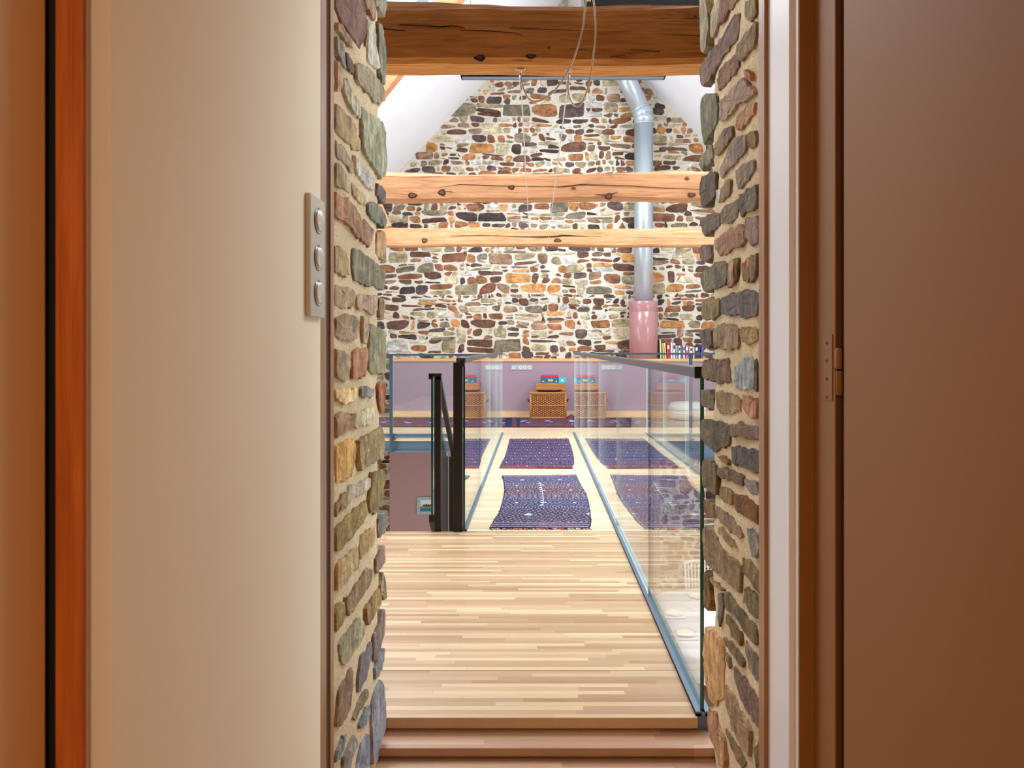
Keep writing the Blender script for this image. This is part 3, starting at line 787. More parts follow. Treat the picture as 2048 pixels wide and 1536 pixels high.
struct(m.build('door_1', M['doorshade2'], bevel=0.003))

# right frame: white strip, two rebates, hinge, open door leaf
def pr(px, x): return x*F/(px-VX)      # depth of a column on plane x
dA = pr(1578, SR)
xB = X(1588, dA); dB_ = pr(1596, xB); xC = X(1625, dB_); dC = pr(1670, xC)
m = MB()
poly = [(SR, D0-0.002), (SR, dA), (xB, dA), (xB, dB_), (0.72, dB_), (0.72, D0-0.002)]
m.prism(poly, 'z', -0.07, 2.5)
struct(m.build('trim_5', M['trimwhite'], bevel=0.0012))
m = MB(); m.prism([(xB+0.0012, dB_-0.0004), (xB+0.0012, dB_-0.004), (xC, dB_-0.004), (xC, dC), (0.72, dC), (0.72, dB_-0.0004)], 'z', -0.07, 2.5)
struct(m.build('trim_8', M['doorshade'], bevel=0.0012))  # jamb split from the white frame to carry the painted shade
m = MB(); m.box(0.70, 2.4, dC+0.03, D0+0.02, -0.11, 2.7); struct(m.build('wall_right_lining', M['cream']))
xD = X(1686, dC-0.02)
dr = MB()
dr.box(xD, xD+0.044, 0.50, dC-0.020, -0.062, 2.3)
door = struct(dr.build('door_2', M['doorshade'], bevel=0.004))
hz = lambda py: Z(py, dC)
h = MB(); h.box(xC-0.0022, xC+0.001, pr(1649, xC), pr(1666, xC), hz(802), hz(668))
for py in (686, 722, 760, 797):
    c = (xC-0.0022, (pr(1649, xC)+pr(1666, xC))/2+0.003, hz(py))
    h.box(c[0]-0.0006, c[0], c[1]-0.004, c[1]+0.004, c[2]-0.0025, c[2]+0.0025, 1)
hp = h.build('hinge', [M['doorshade'], M['dark']], door)
k = MB(); xk = X(1678.5, dC-0.008)
k.tube([(xk, dC-0.008, hz(790)), (xk, dC-0.008, hz(788)), (xk, dC-0.008, hz(743)), (xk, dC-0.008, hz(741.5))], [0.004, 0.006, 0.006, 0.006], 12)
k.tube([(xk-0.001, dC-0.008, hz(738)), (xk-0.001, dC-0.008, hz(736)), (xk-0.001, dC-0.008, hz(698)), (xk-0.001, dC-0.008, hz(696))], [0.006, 0.006, 0.006, 0.003], 12)
k.tube([(xk, dC-0.008, hz(742)), (xk, dC-0.008, hz(737))], 0.003, 8, 1)
k.build('hinge_pin', [M['doorshade'], M['dark']], hp, smooth=True)
k = MB(); k.box(xC-0.001, xD+0.002, dC-0.004, dC+0.004, hz(738), hz(735), 0); k.build('hinge_arm', M['dark'], hp)
m = MB(); m.box(xC+0.002, 0.70, dC-0.001, dC+0.03, -0.07, 2.5); struct(m.build('gap_shade_2', M['gapshade']))  # brown strip standing in for shade in the hinge gap

# the small room the camera stands in
m = MB(); m.box(-2.5, -2.4, -3.1, 0.9, -0.1, 2.7); struct(m.build('wall_room_left', M['cream']))
m = MB(); m.box(2.4, 2.5, -3.1, 1.5, -0.1, 2.7); struct(m.build('wall_room_right', M['cream']))
m = MB(); m.box(-2.5, 2.5, -3.1, -3.0, -0.1, 2.7); struct(m.build('wall_room_back', M['cream']))
m = MB(); m.box(-2.5, 2.5, -3.1, D0+0.04, 2.5, 2.75); struct(m.build('ceiling_room', M['white']))

# ------------------------------------------------------------------ mauve parapet, ledge, skirting
zl = Z(717.5, DW)
m = MB(); m.box(PX0, HR, DW, DB+0.02, -0.02, zl-0.045); struct(m.build('wall_mezzanine', M['mauve']))
m = MB(); m.box(PX0, HR, DW-0.02, DB+0.01, zl-0.045, zl); struct(m.build('trim_7', M['ledge'], bevel=0.004))
m = MB(); m.box(PX0, HR, DW-0.016, DW+0.001, 0.0, 0.09); struct(m.build('baseboard_back', M['skirting'], bevel=0.003))

# ------------------------------------------------------------------ timber truss
def beam(name, label, d, py_top, py_bot, depth, mat, seed, cracks, knots, z_off=0.0):
    rg = random.Random(seed); m = MB()
    z0, z1 = Z(py_bot, d), Z(py_top, d)
    nx = 90; xs = [HL+(HR-HL)*i/nx for i in range(nx+1)]
    ring = [(0, 0, 0, 1), (0, 0, 0.5, 0), (0, 0, 1, 1)]
    w = [[0.0]*8 for _ in xs]
    ph = [rg.uniform(0, 6) for _ in range(8)]
    vs = []
    for i, x in enumerate(xs):
        def j(k, a=0.012): return a*math.sin(x*1.7+ph[k])+a*0.6*math.sin(x*4.9+ph[(k+3) % 8])+rg.gauss(0, a*0.12)
        h = z1-z0; c = 0.022
        prof = [(c, 0.0), (0, c), (-0.004, h*0.5), (0, h-c), (c, h), (depth-c, h), (depth, h-c), (depth+0.004, h*0.5), (depth, c), (depth-c, 0)]
        for k, (dy, dz) in enumerate(prof):
            top = dz > h*0.6; a = 0.007 if not top else 0.014
            vs.append((x, d+dy+j(k % 8, 0.004), z0+dz+j((k*3) % 8 if top else 2, a)))
    n = 10; fs = []
    for i in range(nx):
        for k in range(n): fs.append((i*n+k, (i+1)*n+k, (i+1)*n+(k+1) % n, i*n+(k+1) % n))
    fs.append(tuple(range(n))); fs.append(tuple(range(nx*n, nx*n+n))[::-1])
    m.add(vs, fs, 0)
    for pts, th in cracks:                       # splits in the front face, pixel polylines
        P3 = [Vector((X(px, d), d-0.0085, Z(py, d))) for px, py in pts]
        nn = len(P3); t = th*d/F; v = []
        for i, p in enumerate(P3):
            q = t*math.sin(math.pi*(i+0.25)/(nn-0.5)); v += [p+Vector((0, 0.006, -q)), p+Vector((0, 0, 0)), p+Vector((0, 0.006, q))]
        f = []
        for i in range(nn-1):
            for k in range(2): f.append((i*3+k, (i+1)*3+k, (i+1)*3+k+1, i*3+k+1))
        m.add(v, f, 1)
    for (px, py, rx, rz) in knots:
        c = Vector((X(px, d), d-0.006, Z(py, d))); a, b = rx*d/F, rz*d/F
        v = []; N = 20
        for s_, dy in ((1.0, 0.006), (0.9, -0.002), (0.55, -0.0045), (0.28, -0.004)):
            for k in range(N):
                q = 2*math.pi*k/N; e = 1+0.10*math.sin(3*q+px)
                v.append(c+Vector((a*s_*e*math.cos(q), dy, b*s_*e*math.sin(q))))
        f = [(r*N+k, r*N+(k+1) % N, (r+1)*N+(k+1) % N, (r+1)*N+k) for r in range(3) for k in range(N)]
        f.append(tuple(range(3*N, 4*N))); ms = len(m.f)
        m.add(v, f, 2)
        for i in range(ms, ms+N): m.m[i] = 2
        for i in range(ms+N, ms+2*N): m.m[i] = 1 if rx > 5 else 2
    o = m.build(name, [mat, M['crack'], M['knot']], recalc=True, origin=(RX, d, z0))
    tag(o, label, 'beam', 'timber tie beams')
    return o
BM1, BM2, BM3 = 3.50, 6.81, 9.93
beam('tie_beam', 'massive dark amber pine tie beam nearest the doorway, at top of view', BM1, 6, 123.5, 0.19, M['beam_dark'], 1,
     [([(700, 50), (768, 58), (800, 62), (812, 62)], 2.5), ([(800, 50), (850, 52), (880, 54), (905, 52), (930, 56)], 1.6), ([(920, 61), (980, 63), (1030, 67), (1045, 72)], 2.2),
      ([(1020, 56), (1100, 60), (1180, 63), (1300, 68), (1420, 74)], 1.8), ([(1140, 98), (1175, 101)], 1.8), ([(1220, 114), (1250, 112)], 1.6),
      ([(1260, 100), (1320, 104)], 1.6), ([(1120, 80), (1170, 82)], 1.5)],
     [(1390, 34, 3, 3), (1098, 96, 3, 3), (960, 117, 12, 7), (1062, 114, 12, 5)])
beam('tie_beam', 'honey coloured pine tie beam with row of knots, middle of the three', BM2, 345, 400, 0.15, M['beam_light'], 2,
     [([(760, 376), (830, 373), (880, 375), (920, 369), (1000, 372), (1120, 374), (1160, 369), (1250, 371), (1330, 376), (1420, 379)], 0.9),
      ([(800, 388), (826, 390)], 1.4), ([(1190, 388), (1215, 391), (1235, 384)], 1.4), ([(880, 381), (905, 384)], 1.0)],
     [(884, 385, 8, 7), (1023, 375, 7, 5), (1217, 393, 8, 7), (1383, 390, 8, 5), (1374, 357, 5, 4), (825, 391, 10, 6), (1147, 376, 5, 3)])
beam('tie_beam', 'pale split pine tie beam farthest away, with one long black crack', BM3, 457, 492, 0.14, M['beam_light'], 3,
     [([(990, 471), (1030, 473.5), (1080, 474), (1112, 473), (1125, 471), (1170, 473), (1240, 474), (1300, 476), (1420, 476.5)], 1.7), ([(900, 472), (960, 471), (1005, 472)], 0.8)],
     [(849, 481, 6, 5), (1115, 481, 8, 4)])
def strut(name, label, a, b, w, t, mat):
    a, b = Vector(a), Vector(b); u = (b-a).normalized(); s = u.cross(Vector((0, 1, 0))).normalized()*(w/2); y = Vector((0, t/2, 0))
    q = lambda p: [p-s-y, p+s-y, p+s+y, p-s+y]
    m = MB(); m.hexa(q(a), q(b))
    o = m.build(name, mat, bevel=0.008, origin=a); tag(o, label, 'roof strut'); return o
dz2 = BM2+0.075
strut('timber_strut', 'sloping timber strut rising from middle tie beam beside white roof', (X(768, dz2)-0.62, dz2, Z(345, dz2)+0.06), (X(768, dz2)-0.62+1.72, dz2, Z(345, dz2)-0.02+2.2), 0.17, 0.12, M['beam_light'])
dz3 = BM3+0.07
strut('timber_post', 'pale timber post end between the two far tie beams at left', (X(774, dz3)-0.03, dz3, Z(457, dz3)-0.01), (X(774, dz3)-0.03-0.42, dz3, roofz(X(774, dz3)-0.45)-0.30), 0.20, 0.12, M['beam_light'])

# ------------------------------------------------------------------ flue
df = 12.345
t = thing('flue_pipe', 'galvanised stove flue with pink lower sleeve against the stone gable', 'flue pipe', (X(1287, df), df, zl))
R = 18.6*df/F; RS_ = 28.6*df/F
m = MB(); b0 = Z(603, df)
m.lathe([(RS_*0.97, zl+0.001), (RS_, zl+0.004), (RS_, Z(624, df)-0.004), (RS_-0.003, Z(624, df)), (RS_, Z(624, df)+0.004), (RS_, b0-0.012), (RS_-0.006, b0), (R+0.004, b0+0.001)], (X(1287, df), df, 0), 48)
plabel(m.build('sleeve', M['sleeve'], t, smooth=True), 'glossy dusty pink lower sleeve')
bend = Vector((X(1287.5, df), df, Z(232, df))); top = Vector((X(1249, df), df, Z(150, df))); u = (top-bend).normalized()
A = bend-Vector((0, 0, 0.13)); Bp = bend+u*0.13
m = MB(); m.tube([Vector((X(1287, df), df, b0-0.05)), A], R, 40); m.build('pipe', M['pipe'], t, smooth=True)
m = MB(); m.tube([A, bend+Vector((0, 0, 0.030))], R+0.004, 40); m.tube([bend-u*0.030, Bp], R+0.004, 40)
m.build('elbow', M['pipe'], t, smooth=True)
m = MB(); m.tube([Bp-u*0.01, Bp+u*1.22], R, 40); m.build('pipe', M['pipe'], t, smooth=True)
for p, uu in ((A, Vector((0, 0, 1))), (Bp, u), (Bp+u*0.52, u)):
    m = MB(); m.tube([p-uu*0.012, p-uu*0.006, p+uu*0.006, p+uu*0.012], [R+0.003, R+0.0065, R+0.0065, R+0.003], 40)
    m.build('clamp_band', M['pipe'], t, smooth=True)

# ------------------------------------------------------------------ steel tray and black duct under the ridge
dt = 8.0; zt = Z(152.5, dt); tD = 0.115
t = thing('steel_tray', 'blue grey steel tray hung just behind the nearest beam', 'steel tray', (0.3, dt, zt))
m = MB(); xa, xb_ = X(921, dt), X(1332, dt)
for (a, b, c, e, f, g) in ((xa, xb_, dt, dt+0.012, zt, zt+0.32), (xa, xb_, dt+tD-0.012, dt+tD, zt, zt+0.32), (xa, xa+0.012, dt, dt+tD, zt, zt+0.32), (xb_-0.012, xb_, dt, dt+tD, zt, zt+0.32), (xa, xb_, dt, dt+tD, zt, zt+0.012)):
    m.box(a, b, c, e, f, g)
m.build('pan', M['traysteel'], t)
m = MB(); m.box(xa+0.075, xb_-0.05, dt-0.004, dt+0.002, zt+0.014, zt+0.30); plabel(m.build('recess', M['dark'], t), 'black recessed front')
for x in (xa+0.1, xb_-0.1):
    m = MB(); m.tube([(x, dt+0.06, zt+0.01), (x, dt+0.06, roofz(x)+0.02)], 0.006, 8); m.build('hanger_rod', M['bluesteel'], t)
dt = 5.2
t = thing('black_duct', 'black metal duct edge showing above the nearest tie beam', 'duct', (1.2, dt, Z(12, dt)))
m = MB(); m.box(X(1168, dt), X(1620, dt), dt, dt+0.35, Z(14, dt), Z(-90, dt)); m.build('casing', M['dark'], t, bevel=0.01)
for x in (X(1200, dt), X(1560, dt)):
    m = MB(); m.tube([(x, dt+0.17, Z(-88, dt)), (x, dt+0.17, roofz(x)+0.02)], 0.006, 8); m.build('hanger_rod', M['dark'], t)

# ------------------------------------------------------------------ low voltage light wires under the beams
zb = Z(123.5, BM1)
for (px, lab, pe) in ((1041, 'left thin steel light wire running from near beam to far beam', 1060), (1138, 'right thin steel light wire running from near beam to far beam', 1094)):
    dh = 3.575; x = X(px, dh); zh = Z(136.5, dh)
    t = thing('light_wire', lab, 'light wire', (x, dh, zh), 'light wires')
    m = MB(); m.box(x-0.024, x+0.024, dh-0.008, dh+0.008, zb-0.007, zb+0.006); m.tube([(x-0.022, dh, zb-0.01), (x-0.02, dh, zb-0.009), (x+0.02, dh, zb-0.009), (x+0.022, dh, zb-0.01)], [0.004, 0.009, 0.009, 0.004], 12)
    m.tube([(x, dh, zb-0.01), (x, dh, zb-0.03)], 0.004, 10)
    m.build('hook_plate', M['chrome'], t, smooth=False)
    zw = zb-0.033
    m = MB(); m.tube([(x, dh, zw+0.004), (x, dh+0.02, zw), (x, dh+0.19, zw), (x, dh+0.22, zw)], [0.004, 0.007, 0.007, 0.003], 10); m.build('turnbuckle', M['chrome'], t, smooth=True)
    de = BM3+0.07; ze = Z(492, BM3); xe = X(pe, de)
    m = MB(); m.tube([(x, dh+0.21, zw), (xe, de, ze-0.02)], 0.0032, 6); m.build('wire', M['wire'], t)
    m = MB(); m.box(xe-0.02, xe+0.02, de-0.008, de+0.008, ze-0.006, ze+0.01); m.tube([(xe, de, ze), (xe, de, ze-0.024)], 0.004, 8); m.build('end_hook', M['chrome'], t)
def smooth_path(pts, n=6):
    out = []
    for i in range(len(pts)-1):
        p0, p1, p2, p3 = [Vector(pts[max(0, min(len(pts)-1, k))]) for k in (i-1, i, i+1, i+2)]
        for k in range(n):
            s = k/n
            out.append(0.5*((2*p1)+(p2-p0)*s+(2*p0-5*p1+4*p2-p3)*s*s+(3*p1-p0-3*p2+p3)*s**3))
    out.append(Vector(pts[-1])); return out
dcd = 3.455
for pts, lab in (([(1182, -22), (1174, -6), (1170, 20), (1166, 55), (1152, 105), (1135, 145), (1112, 178), (1091, 196), (1072, 203), (1058, 198), (1049, 183), (1044, 166), (1042, 150)], 'beige cord loop swinging left to the left light wire'),
                 ([(1178, -22), (1186, -5), (1190, 30), (1191, 70), (1186, 115), (1181, 150), (1175, 178), (1164, 205), (1153, 213), (1142, 203), (1136, 180), (1137, 152)], 'beige cord loop hanging straight to the right light wire')):
    n = len(pts)
    ps = [P(px, py, dcd+(0.13*max(0, i-(n-4))/3.0)) for i, (px, py) in enumerate(pts)]
    m = MB(); m.tube([Vector((ps[0].x, BM1+0.03, ps[0].z-0.02))]+smooth_path(ps), 0.0042, 8)
    o = m.build('power_cord', M['cord'], smooth=True, origin=ps[0]); tag(o, lab, 'cord', 'power cords')
for px, lab in ((1094.5, 'small round wall hook at left, on dark stones of gable'), (1135, 'small round wall hook at right, on dark stones of gable')):
    m = MB(); c = P(px, 552, DB-0.03)
    m.tube([c, c+Vector((0, 0.06, 0))], 0.020, 14); m.tube([c+Vector((0, 0.01, 0)), c+Vector((0, 0.01, -0.09))], 0.006, 8)
    o = m.build('wall_hook', M['chrome'], smooth=False, origin=c); tag(o, lab, 'wall hook', 'wall hooks')
m = MB(); a = P(975, 551, DB-0.045); b = P(1078, 551.5, DB-0.045); m.tube([a, b], 0.0028, 6); m.tube([a, a+Vector((0, 0.06, 0))], 0.006, 6); m.tube([b, b+Vector((0, 0.06, 0))], 0.006, 6)
o = m.build('wall_wire', M['wire'], origin=a); tag(o, 'short horizontal wire stretched along the stone gable', 'wire')

# ------------------------------------------------------------------ balustrades
def pane(parent, x, d0, d1, z0, z1, th=0.012, edge='glassglint'):
    m = MB(); m.box(x-th/2, x+th/2, d0, d1, z0, z1)
    # faces: 0 bottom 1 top 2 front 3 back 4,5 sides
    m.m = [1, 1, 1, 1, 0, 0]
    o = m.build('glass_pane', [M['glass'], M[edge]], parent)
    return o
XG = 0.509
t = thing('glass_balustrade', 'long glass balustrade on the right of the wooden bridge', 'glass balustrade', (XG, 2.29, 0))
js = [2.29, 3.35, 4.66, 5.97, 7.25, 8.45, DM-0.01]
for a, b in zip(js[:-1], js[1:]): pane(t, XG, a+0.0015, b-0.0015, 0.012, 1.035, 0.012, 'glassedge' if a < 2.5 else 'glassglint')
m = MB(); m.box(XG-0.022, XG-0.0062, 2.275, DM, 0.0, 0.014); m.box(XG+0.0062, XG+0.022, 2.275, DM, 0.0, 0.014); m.box(XG-0.022, XG+0.022, 2.275, DM, -0.22, 0.008)
m.build('base_channel', M['channel'], t)
m = MB(); m.box(XG-0.020, XG+0.024, 2.30, DM+0.02, 1.026, 1.058)
plabel(m.build('handrail', M['railsteel'], t, bevel=0.002), 'flat grey steel handrail')
m = MB(); m.box(XG-0.022, XG+0.026, 2.292, 2.301, 1.024, 1.060); m.build('end_cap', M['dark'], t)

XGL = -0.436
t = thing('glass_balustrade', 'glass balustrade with black end post on the left of bridge', 'glass balustrade', (XGL, DE, 0))
dA_ = 4.56
js = [dA_+0.02, 5.9, 7.2, 8.45, DM-0.01]
for a, b in zip(js[:-1], js[1:]): pane(t, XGL, a+0.0015, b-0.0015, 0.012, 1.035, 0.012, 'glassedge' if a < 5 else 'glassglint')
m = MB(); m.box(XGL-0.022, XGL-0.0062, dA_, DM, 0.0, 0.014); m.box(XGL+0.0062, XGL+0.018, dA_, DM, 0.0, 0.014); m.box(XGL-0.022, XGL+0.012, dA_, DM, -0.22, 0.008)
m.build('base_channel', M['channel'], t)
m = MB(); m.box(XGL-0.045, XGL+0.012, dA_-0.02, DM+0.02, 1.026, 1.055)
plabel(m.build('handrail', M['railsteel'], t, bevel=0.002), 'flat grey steel handrail')
m = MB(); m.box(X(907, dA_), X(925, dA_), dA_-0.02, dA_+0.03, -0.18, 1.026); plabel(m.build('end_post', M['blacksteel'], t, bevel=0.002), 'black steel end post')
m = MB(); m.box(X(921, dA_), X(929.5, dA_), dA_-0.025, dA_+0.02, 1.000, 1.040); m.build('clamp', M['blacksteel'], t, bevel=0.002)

# stair rail going down behind the landing
ds = 4.57
t = thing('stair_railing', 'black steel stair railing sloping down beside the landing', 'stair railing', (X(875, ds), ds, 0))
xr = X(875.5, ds); zt0 = Z(749, ds); de = 5.36; zt1 = Z(905, de)
slope = (zt1-zt0)/(de-ds)
m = MB(); m.box(X(869, ds), X(882, ds), ds-0.015, ds+0.03, -0.18, zt0-0.003); m.build('post', M['blacksteel'], t, bevel=0.002)
m = MB(); x0, x1 = X(863, ds), X(882.5, ds)
q = lambda d, z: [(x0+0.028, d, z), (x1, d, z), (x1, d, z-0.038), (x0+0.028, d, z-0.038)]
m.hexa(q(ds-0.015, zt0+0.006), q(de+0.03, zt1+0.006))
m.box(X(858, ds), x1, ds-0.02, ds+0.035, zt0-0.012, zt0+0.008); m.box(X(858, ds), X(866, ds), ds-0.02, ds+0.03, zt0-0.028, zt0)
plabel(m.build('handrail', M['blacksteel'], t, bevel=0.002), 'sloping black handrail')
m = MB(); m.box(xr-0.022, xr+0.022, de-0.005, de+0.04, -1.5, zt1-0.03); m.build('post', M['blacksteel'], t, bevel=0.002)
xg = X(864.5, ds)
m = MB(); zb0 = Z(1030, ds)
a = [(xg-0.006, ds-0.01, zb0), (xg+0.006, ds-0.01, zb0), (xg+0.006, ds-0.01, zt0-0.02), (xg-0.006, ds-0.01, zt0-0.02)]
b = [(x, de, z+slope*(de-ds)) for x, _, z in a]
m.hexa(a, b); m.m = [1, 1, 1, 0, 1, 0]
m.build('glass_pane', [M['glass'], M['glassedge']], t)
m = MB()
q = lambda d, z: [(xg-0.018, d, z), (xg+0.030, d, z), (xg+0.030, d, z-0.045), (xg-0.018, d, z-0.045)]
m.hexa(q(ds-0.02, zb0+0.006), q(de+0.1, zb0+0.006+slope*(de+0.12-ds)))
m.build('base_channel', M['blacksteel'], t, bevel=0.002)
m = MB(); nst = 17; rise = 2.95/nst; run = 0.245
for k in range(1, nst):
    a = DE+0.02+run*(k-1); m.box(-1.75, xg-0.02, a, a+run+0.02, -rise*k-0.04, -rise*k)
for x in (-1.79, xg-0.012-0.01):
    a = DE+0.0; L_ = run*(nst-1)
    m.prism([(a, -0.03), (a+0.02, -0.24), (a+L_, -rise*(nst-1)-0.22+rise*0.2), (a+L_+0.05, LOW), (a+L_+0.3, LOW), (a+L_+0.05, -rise*(nst-1)+0.1)], 'x', x, x+0.03)
struct(m.build('floor_stairs', M['step']))

# mezzanine edge beams and guards
def edge(x0, x1, zb, lab):
    t = thing('steel_beam', lab, 'steel beam', ((x0+x1)/2, DM, zb))
    m = MB(); m.box(x0, x1, DM-0.02, DM+0.10, -0.055, -0.035); m.box(x0, x1, DM+0.035, DM+0.05, zb+0.018, -0.055); m.box(x0, x1, DM-0.02, DM+0.10, zb, zb+0.018)
    m.box(x0, x1, DM-0.004, DM+0.0, -0.035, -0.004)
    m.build('profile', M['bluesteel'], t); return t
edge(HL+0.02, XGL-0.03, Z(904, DM), 'blue grey steel beam carrying the mezzanine edge at left')
edge(XG+0.03, HR-0.02, Z(920, DM), 'blue grey steel beam carrying the mezzanine edge behind right glass')
def guard(x0, x1, posts, lab, zr):
    t = thing('edge_guard', lab, 'glass guard', ((x0+x1)/2, DM-0.03, 0.0))
    dg = DM-0.035
    m = MB(); m.box(x0, x1, dg-0.022, dg+0.022, zr-0.026, zr); plabel(m.build('handrail', M['bluedark'], t, bevel=0.002), 'dark blue steel top rail')
    xs = [x0]+posts+[x1]
    for a, b in zip(xs[:-1], xs[1:]):
        m = MB(); m.box(a+0.022, b-0.022, dg-0.006, dg+0.006, 0.0, zr-0.02); m.m = [1, 1, 0, 0, 1, 1]
        m.build('glass_pane', [M['glass'], M['glassglint']], t)
    for x in posts:
        m = MB(); m.box(x-0.02, x+0.02, dg-0.008, dg+0.012, -0.24, zr-0.02)
        for z in (-0.075, -0.20): m.tube([(x+0.035, dg-0.01, z), (x+0.035, dg+0.03, z)], 0.011, 10); m.box(x, x+0.04, dg+0.0, dg+0.012, z-0.014, z+0.014)
        m.build('post', M['bluedark'], t)
guard(HL+0.03, XGL-0.05, [X(783.5, DM)], 'glass guard with thin blue post on left mezzanine edge', Z(707.5, DM))
guard(XG+0.05, HR-0.03, [X(1380, DM), 3.6], 'glass guard along the right mezzanine edge before the books', Z(705.5, DM))

# ------------------------------------------------------------------ rugs
def rug(name, label, left, right, nv, nu, colf, th, fringe, fold=None, seed=1):
    """left/right: pixel polylines (top to bottom) of the floor outline"""
    rg = random.Random(seed)
    def resample(pl):
        w = [(X(px, DZ(py, th)), DZ(py, th)) for px, py in pl]; out = []
        d0, d1 = w[0][1], w[-1][1]
        for j in range(nv+1):
            d = d0+(d1-d0)*j/nv
            for a, b in zip(w[:-1], w[1:]):
                if (a[1] >= d >= b[1]) or b is w[-1]:
                    s = 0 if abs(a[1]-b[1]) < 1e-6 else (d-a[1])/(b[1]-a[1]); out.append((a[0]+(b[0]-a[0])*min(1, max(0, s)), d)); break
        return out
    Lp, Rp = resample(left), resample(right)
    m = MB(); vs = []; cs = []
    for j in range(nv+1):
        for i in range(nu+1):
            s = i/nu; x = Lp[j][0]*(1-s)+Rp[j][0]*s; d = Lp[j][1]*(1-s)+Rp[j][1]*s
            z = th+0.0015*math.sin(d*7+s*5)+rg.gauss(0, 0.0006)
            if i in (0, nu): z -= 0.002; x += rg.gauss(0, 0.002)
            if fold: z += fold(s, j/nv)
            vs.append((x, d, z)); c = colf(s, j/nv, rg); g = rg.uniform(0.86, 1.14); cs.append(tuple(q*g for q in c))
    nt = len(vs)
    vs += [(x, d, 0.0006+((fold((i % (nu+1))/nu, (i//(nu+1))/nv)) if fold else 0)) for i, (x, d, z) in enumerate(vs)]; cs += cs[:nt]
    fs = []
    for j in range(nv):
        for i in range(nu):
            a = j*(nu+1)+i; fs.append((a, a+nu+1, a+nu+2, a+1))
    bd = [i for i in range(nu+1)]+[j*(nu+1)+nu for j in range(1, nv+1)]+[nv*(nu+1)+i for i in range(nu-1, -1, -1)]+[j*(nu+1) for j in range(nv-1, 0, -1)]
    for a, b in zip(bd, bd[1:]+bd[:1]): fs.append((a, b, nt+b, nt+a))
    m.add(vs, fs, 0, cs)
    base = Vector(((Lp[0][0]+Rp[0][0])/2, (Lp[0][1]+Lp[-1][1])/2, 0))
    t = thing(name, label, 'rug', base)
    m.build('weave', M['rug'], t, smooth=True)
    for (jrow, sgn, n, ln, cc) in fringe:
        f = MB()
        for k in range(n):
            s = (k+rg.random())/n; x = Lp[jrow][0]*(1-s)+Rp[jrow][0]*s; d = Lp[jrow][1]*(1-s)+Rp[jrow][1]*s
            l = ln*rg.uniform(0.5, 1.3); dx = rg.gauss(0, 0.01); c = lin(rg.choice(cc))
            f.tube([(x, d-sgn*0.004, th*0.6), (x+dx*0.5, d+sgn*l*0.5, 0.004), (x+dx, d+sgn*l, 0.0028)], [0.0026, 0.0024, 0.0016], 5, 0, c)
        f.build('fringe', M['fringe'], t)['kind'] = 'stuff'
    return t
NV = [lin(c) for c in ((44, 50, 76), (58, 66, 96), (68, 60, 76), (86, 58, 64))]
LT = lin((158, 154, 172)); OC = lin((176, 138, 92)); RD = lin((142, 62, 58)); PLM = lin((90, 70, 80)); WH = lin((206, 202, 214))
def kilim(u, v, rg):
    """bands of nested dotted diamonds, a pale pole down the middle"""
    e = min(u, 1-u)
    if e < 0.012 or v > 0.985: return NV[0]
    if v < 0.05 or v > 0.92: return (NV[0] if (int(v*120) % 3) else LT) if rg.random() < 0.8 else RD
    if 0.44 < u < 0.475 and 0.18 < v < 0.66:
        return WH if (abs(u-0.457) > 0.011 or int(v*70) % 3 == 0) else NV[0]
    bands = [(0.05, 0.20, 2, 0), (0.20, 0.30, 3, 1), (0.30, 0.43, 3, 2), (0.43, 0.53, 4, 1), (0.53, 0.68, 3, 0), (0.68, 0.92, 1.5, 3)]
    for a, b, n, k in bands:
        if a <= v < b:
            y = (v-a)/(b-a); x = (u*n) % 1.0
            r = abs(x-0.5)*2*0.5+abs(y-0.5)*2*0.5; q = r*(6 if k != 3 else 10)
            base = [NV[1], PLM, NV[2], lin((66, 56, 72))][k]
            if y < 0.05: return LT if int(u*60) % 2 else NV[0]
            if r < 0.07: return WH
            fr = q-math.floor(q)
            if fr < 0.34: return (LT if k != 2 or int(u*24) % 3 else OC) if (int(u*75)+int(v*115)) % 2 else base
            if fr < 0.55: return base
            return [NV[0], NV[1], NV[3], NV[0]][k] if rg.random() < 0.85 else RD
    return NV[1]
def checks(u, v, rg):
    """rows of small red and blue hooked blocks"""
    if v > 0.965: return lin((112, 50, 40)) if u > 0.5 else RD
    r = int(v*10); x = u*8+(0.5 if r % 2 else 0); f = x-math.floor(x); y = v*10-r
    if y < 0.12: return NV[0]
    if y < 0.24 and (int(u*80) % 2): return PLM
    d = abs(f-0.5)*2+abs(y-0.55)*1.1
    if d < 0.22: return WH if rg.random() < 0.35 else lin((46, 62, 120))
    if d < 0.55: return lin((40, 48, 96))
    if d < 0.95: return lin((126, 68, 66)) if rg.random() < 0.6 else lin((72, 84, 122))
    return lin((62, 62, 88)) if rg.random() < 0.75 else lin((104, 72, 82))
def oriental(u, v, rg):
    if v > 0.97 or v < 0.03: return lin((60, 32, 40))
    if (abs(u-0.565) < 0.012 or abs(u-0.60) < 0.006): return NV[0]
    x = u*12; f = x-math.floor(x); q = math.sin(u*70)*math.sin(v*19)+0.4*math.sin(u*170+v*30)
    if abs(f-0.5)+abs(v-0.5)*0.9 < 0.22: return lin((52, 58, 100)) if q > -0.2 else LT
    if q > 0.55: return lin((128, 60, 66))
    if q < -0.65: return lin((70, 72, 116))
    return lin((92, 52, 56)) if rg.random() < 0.6 else lin((100, 80, 86))
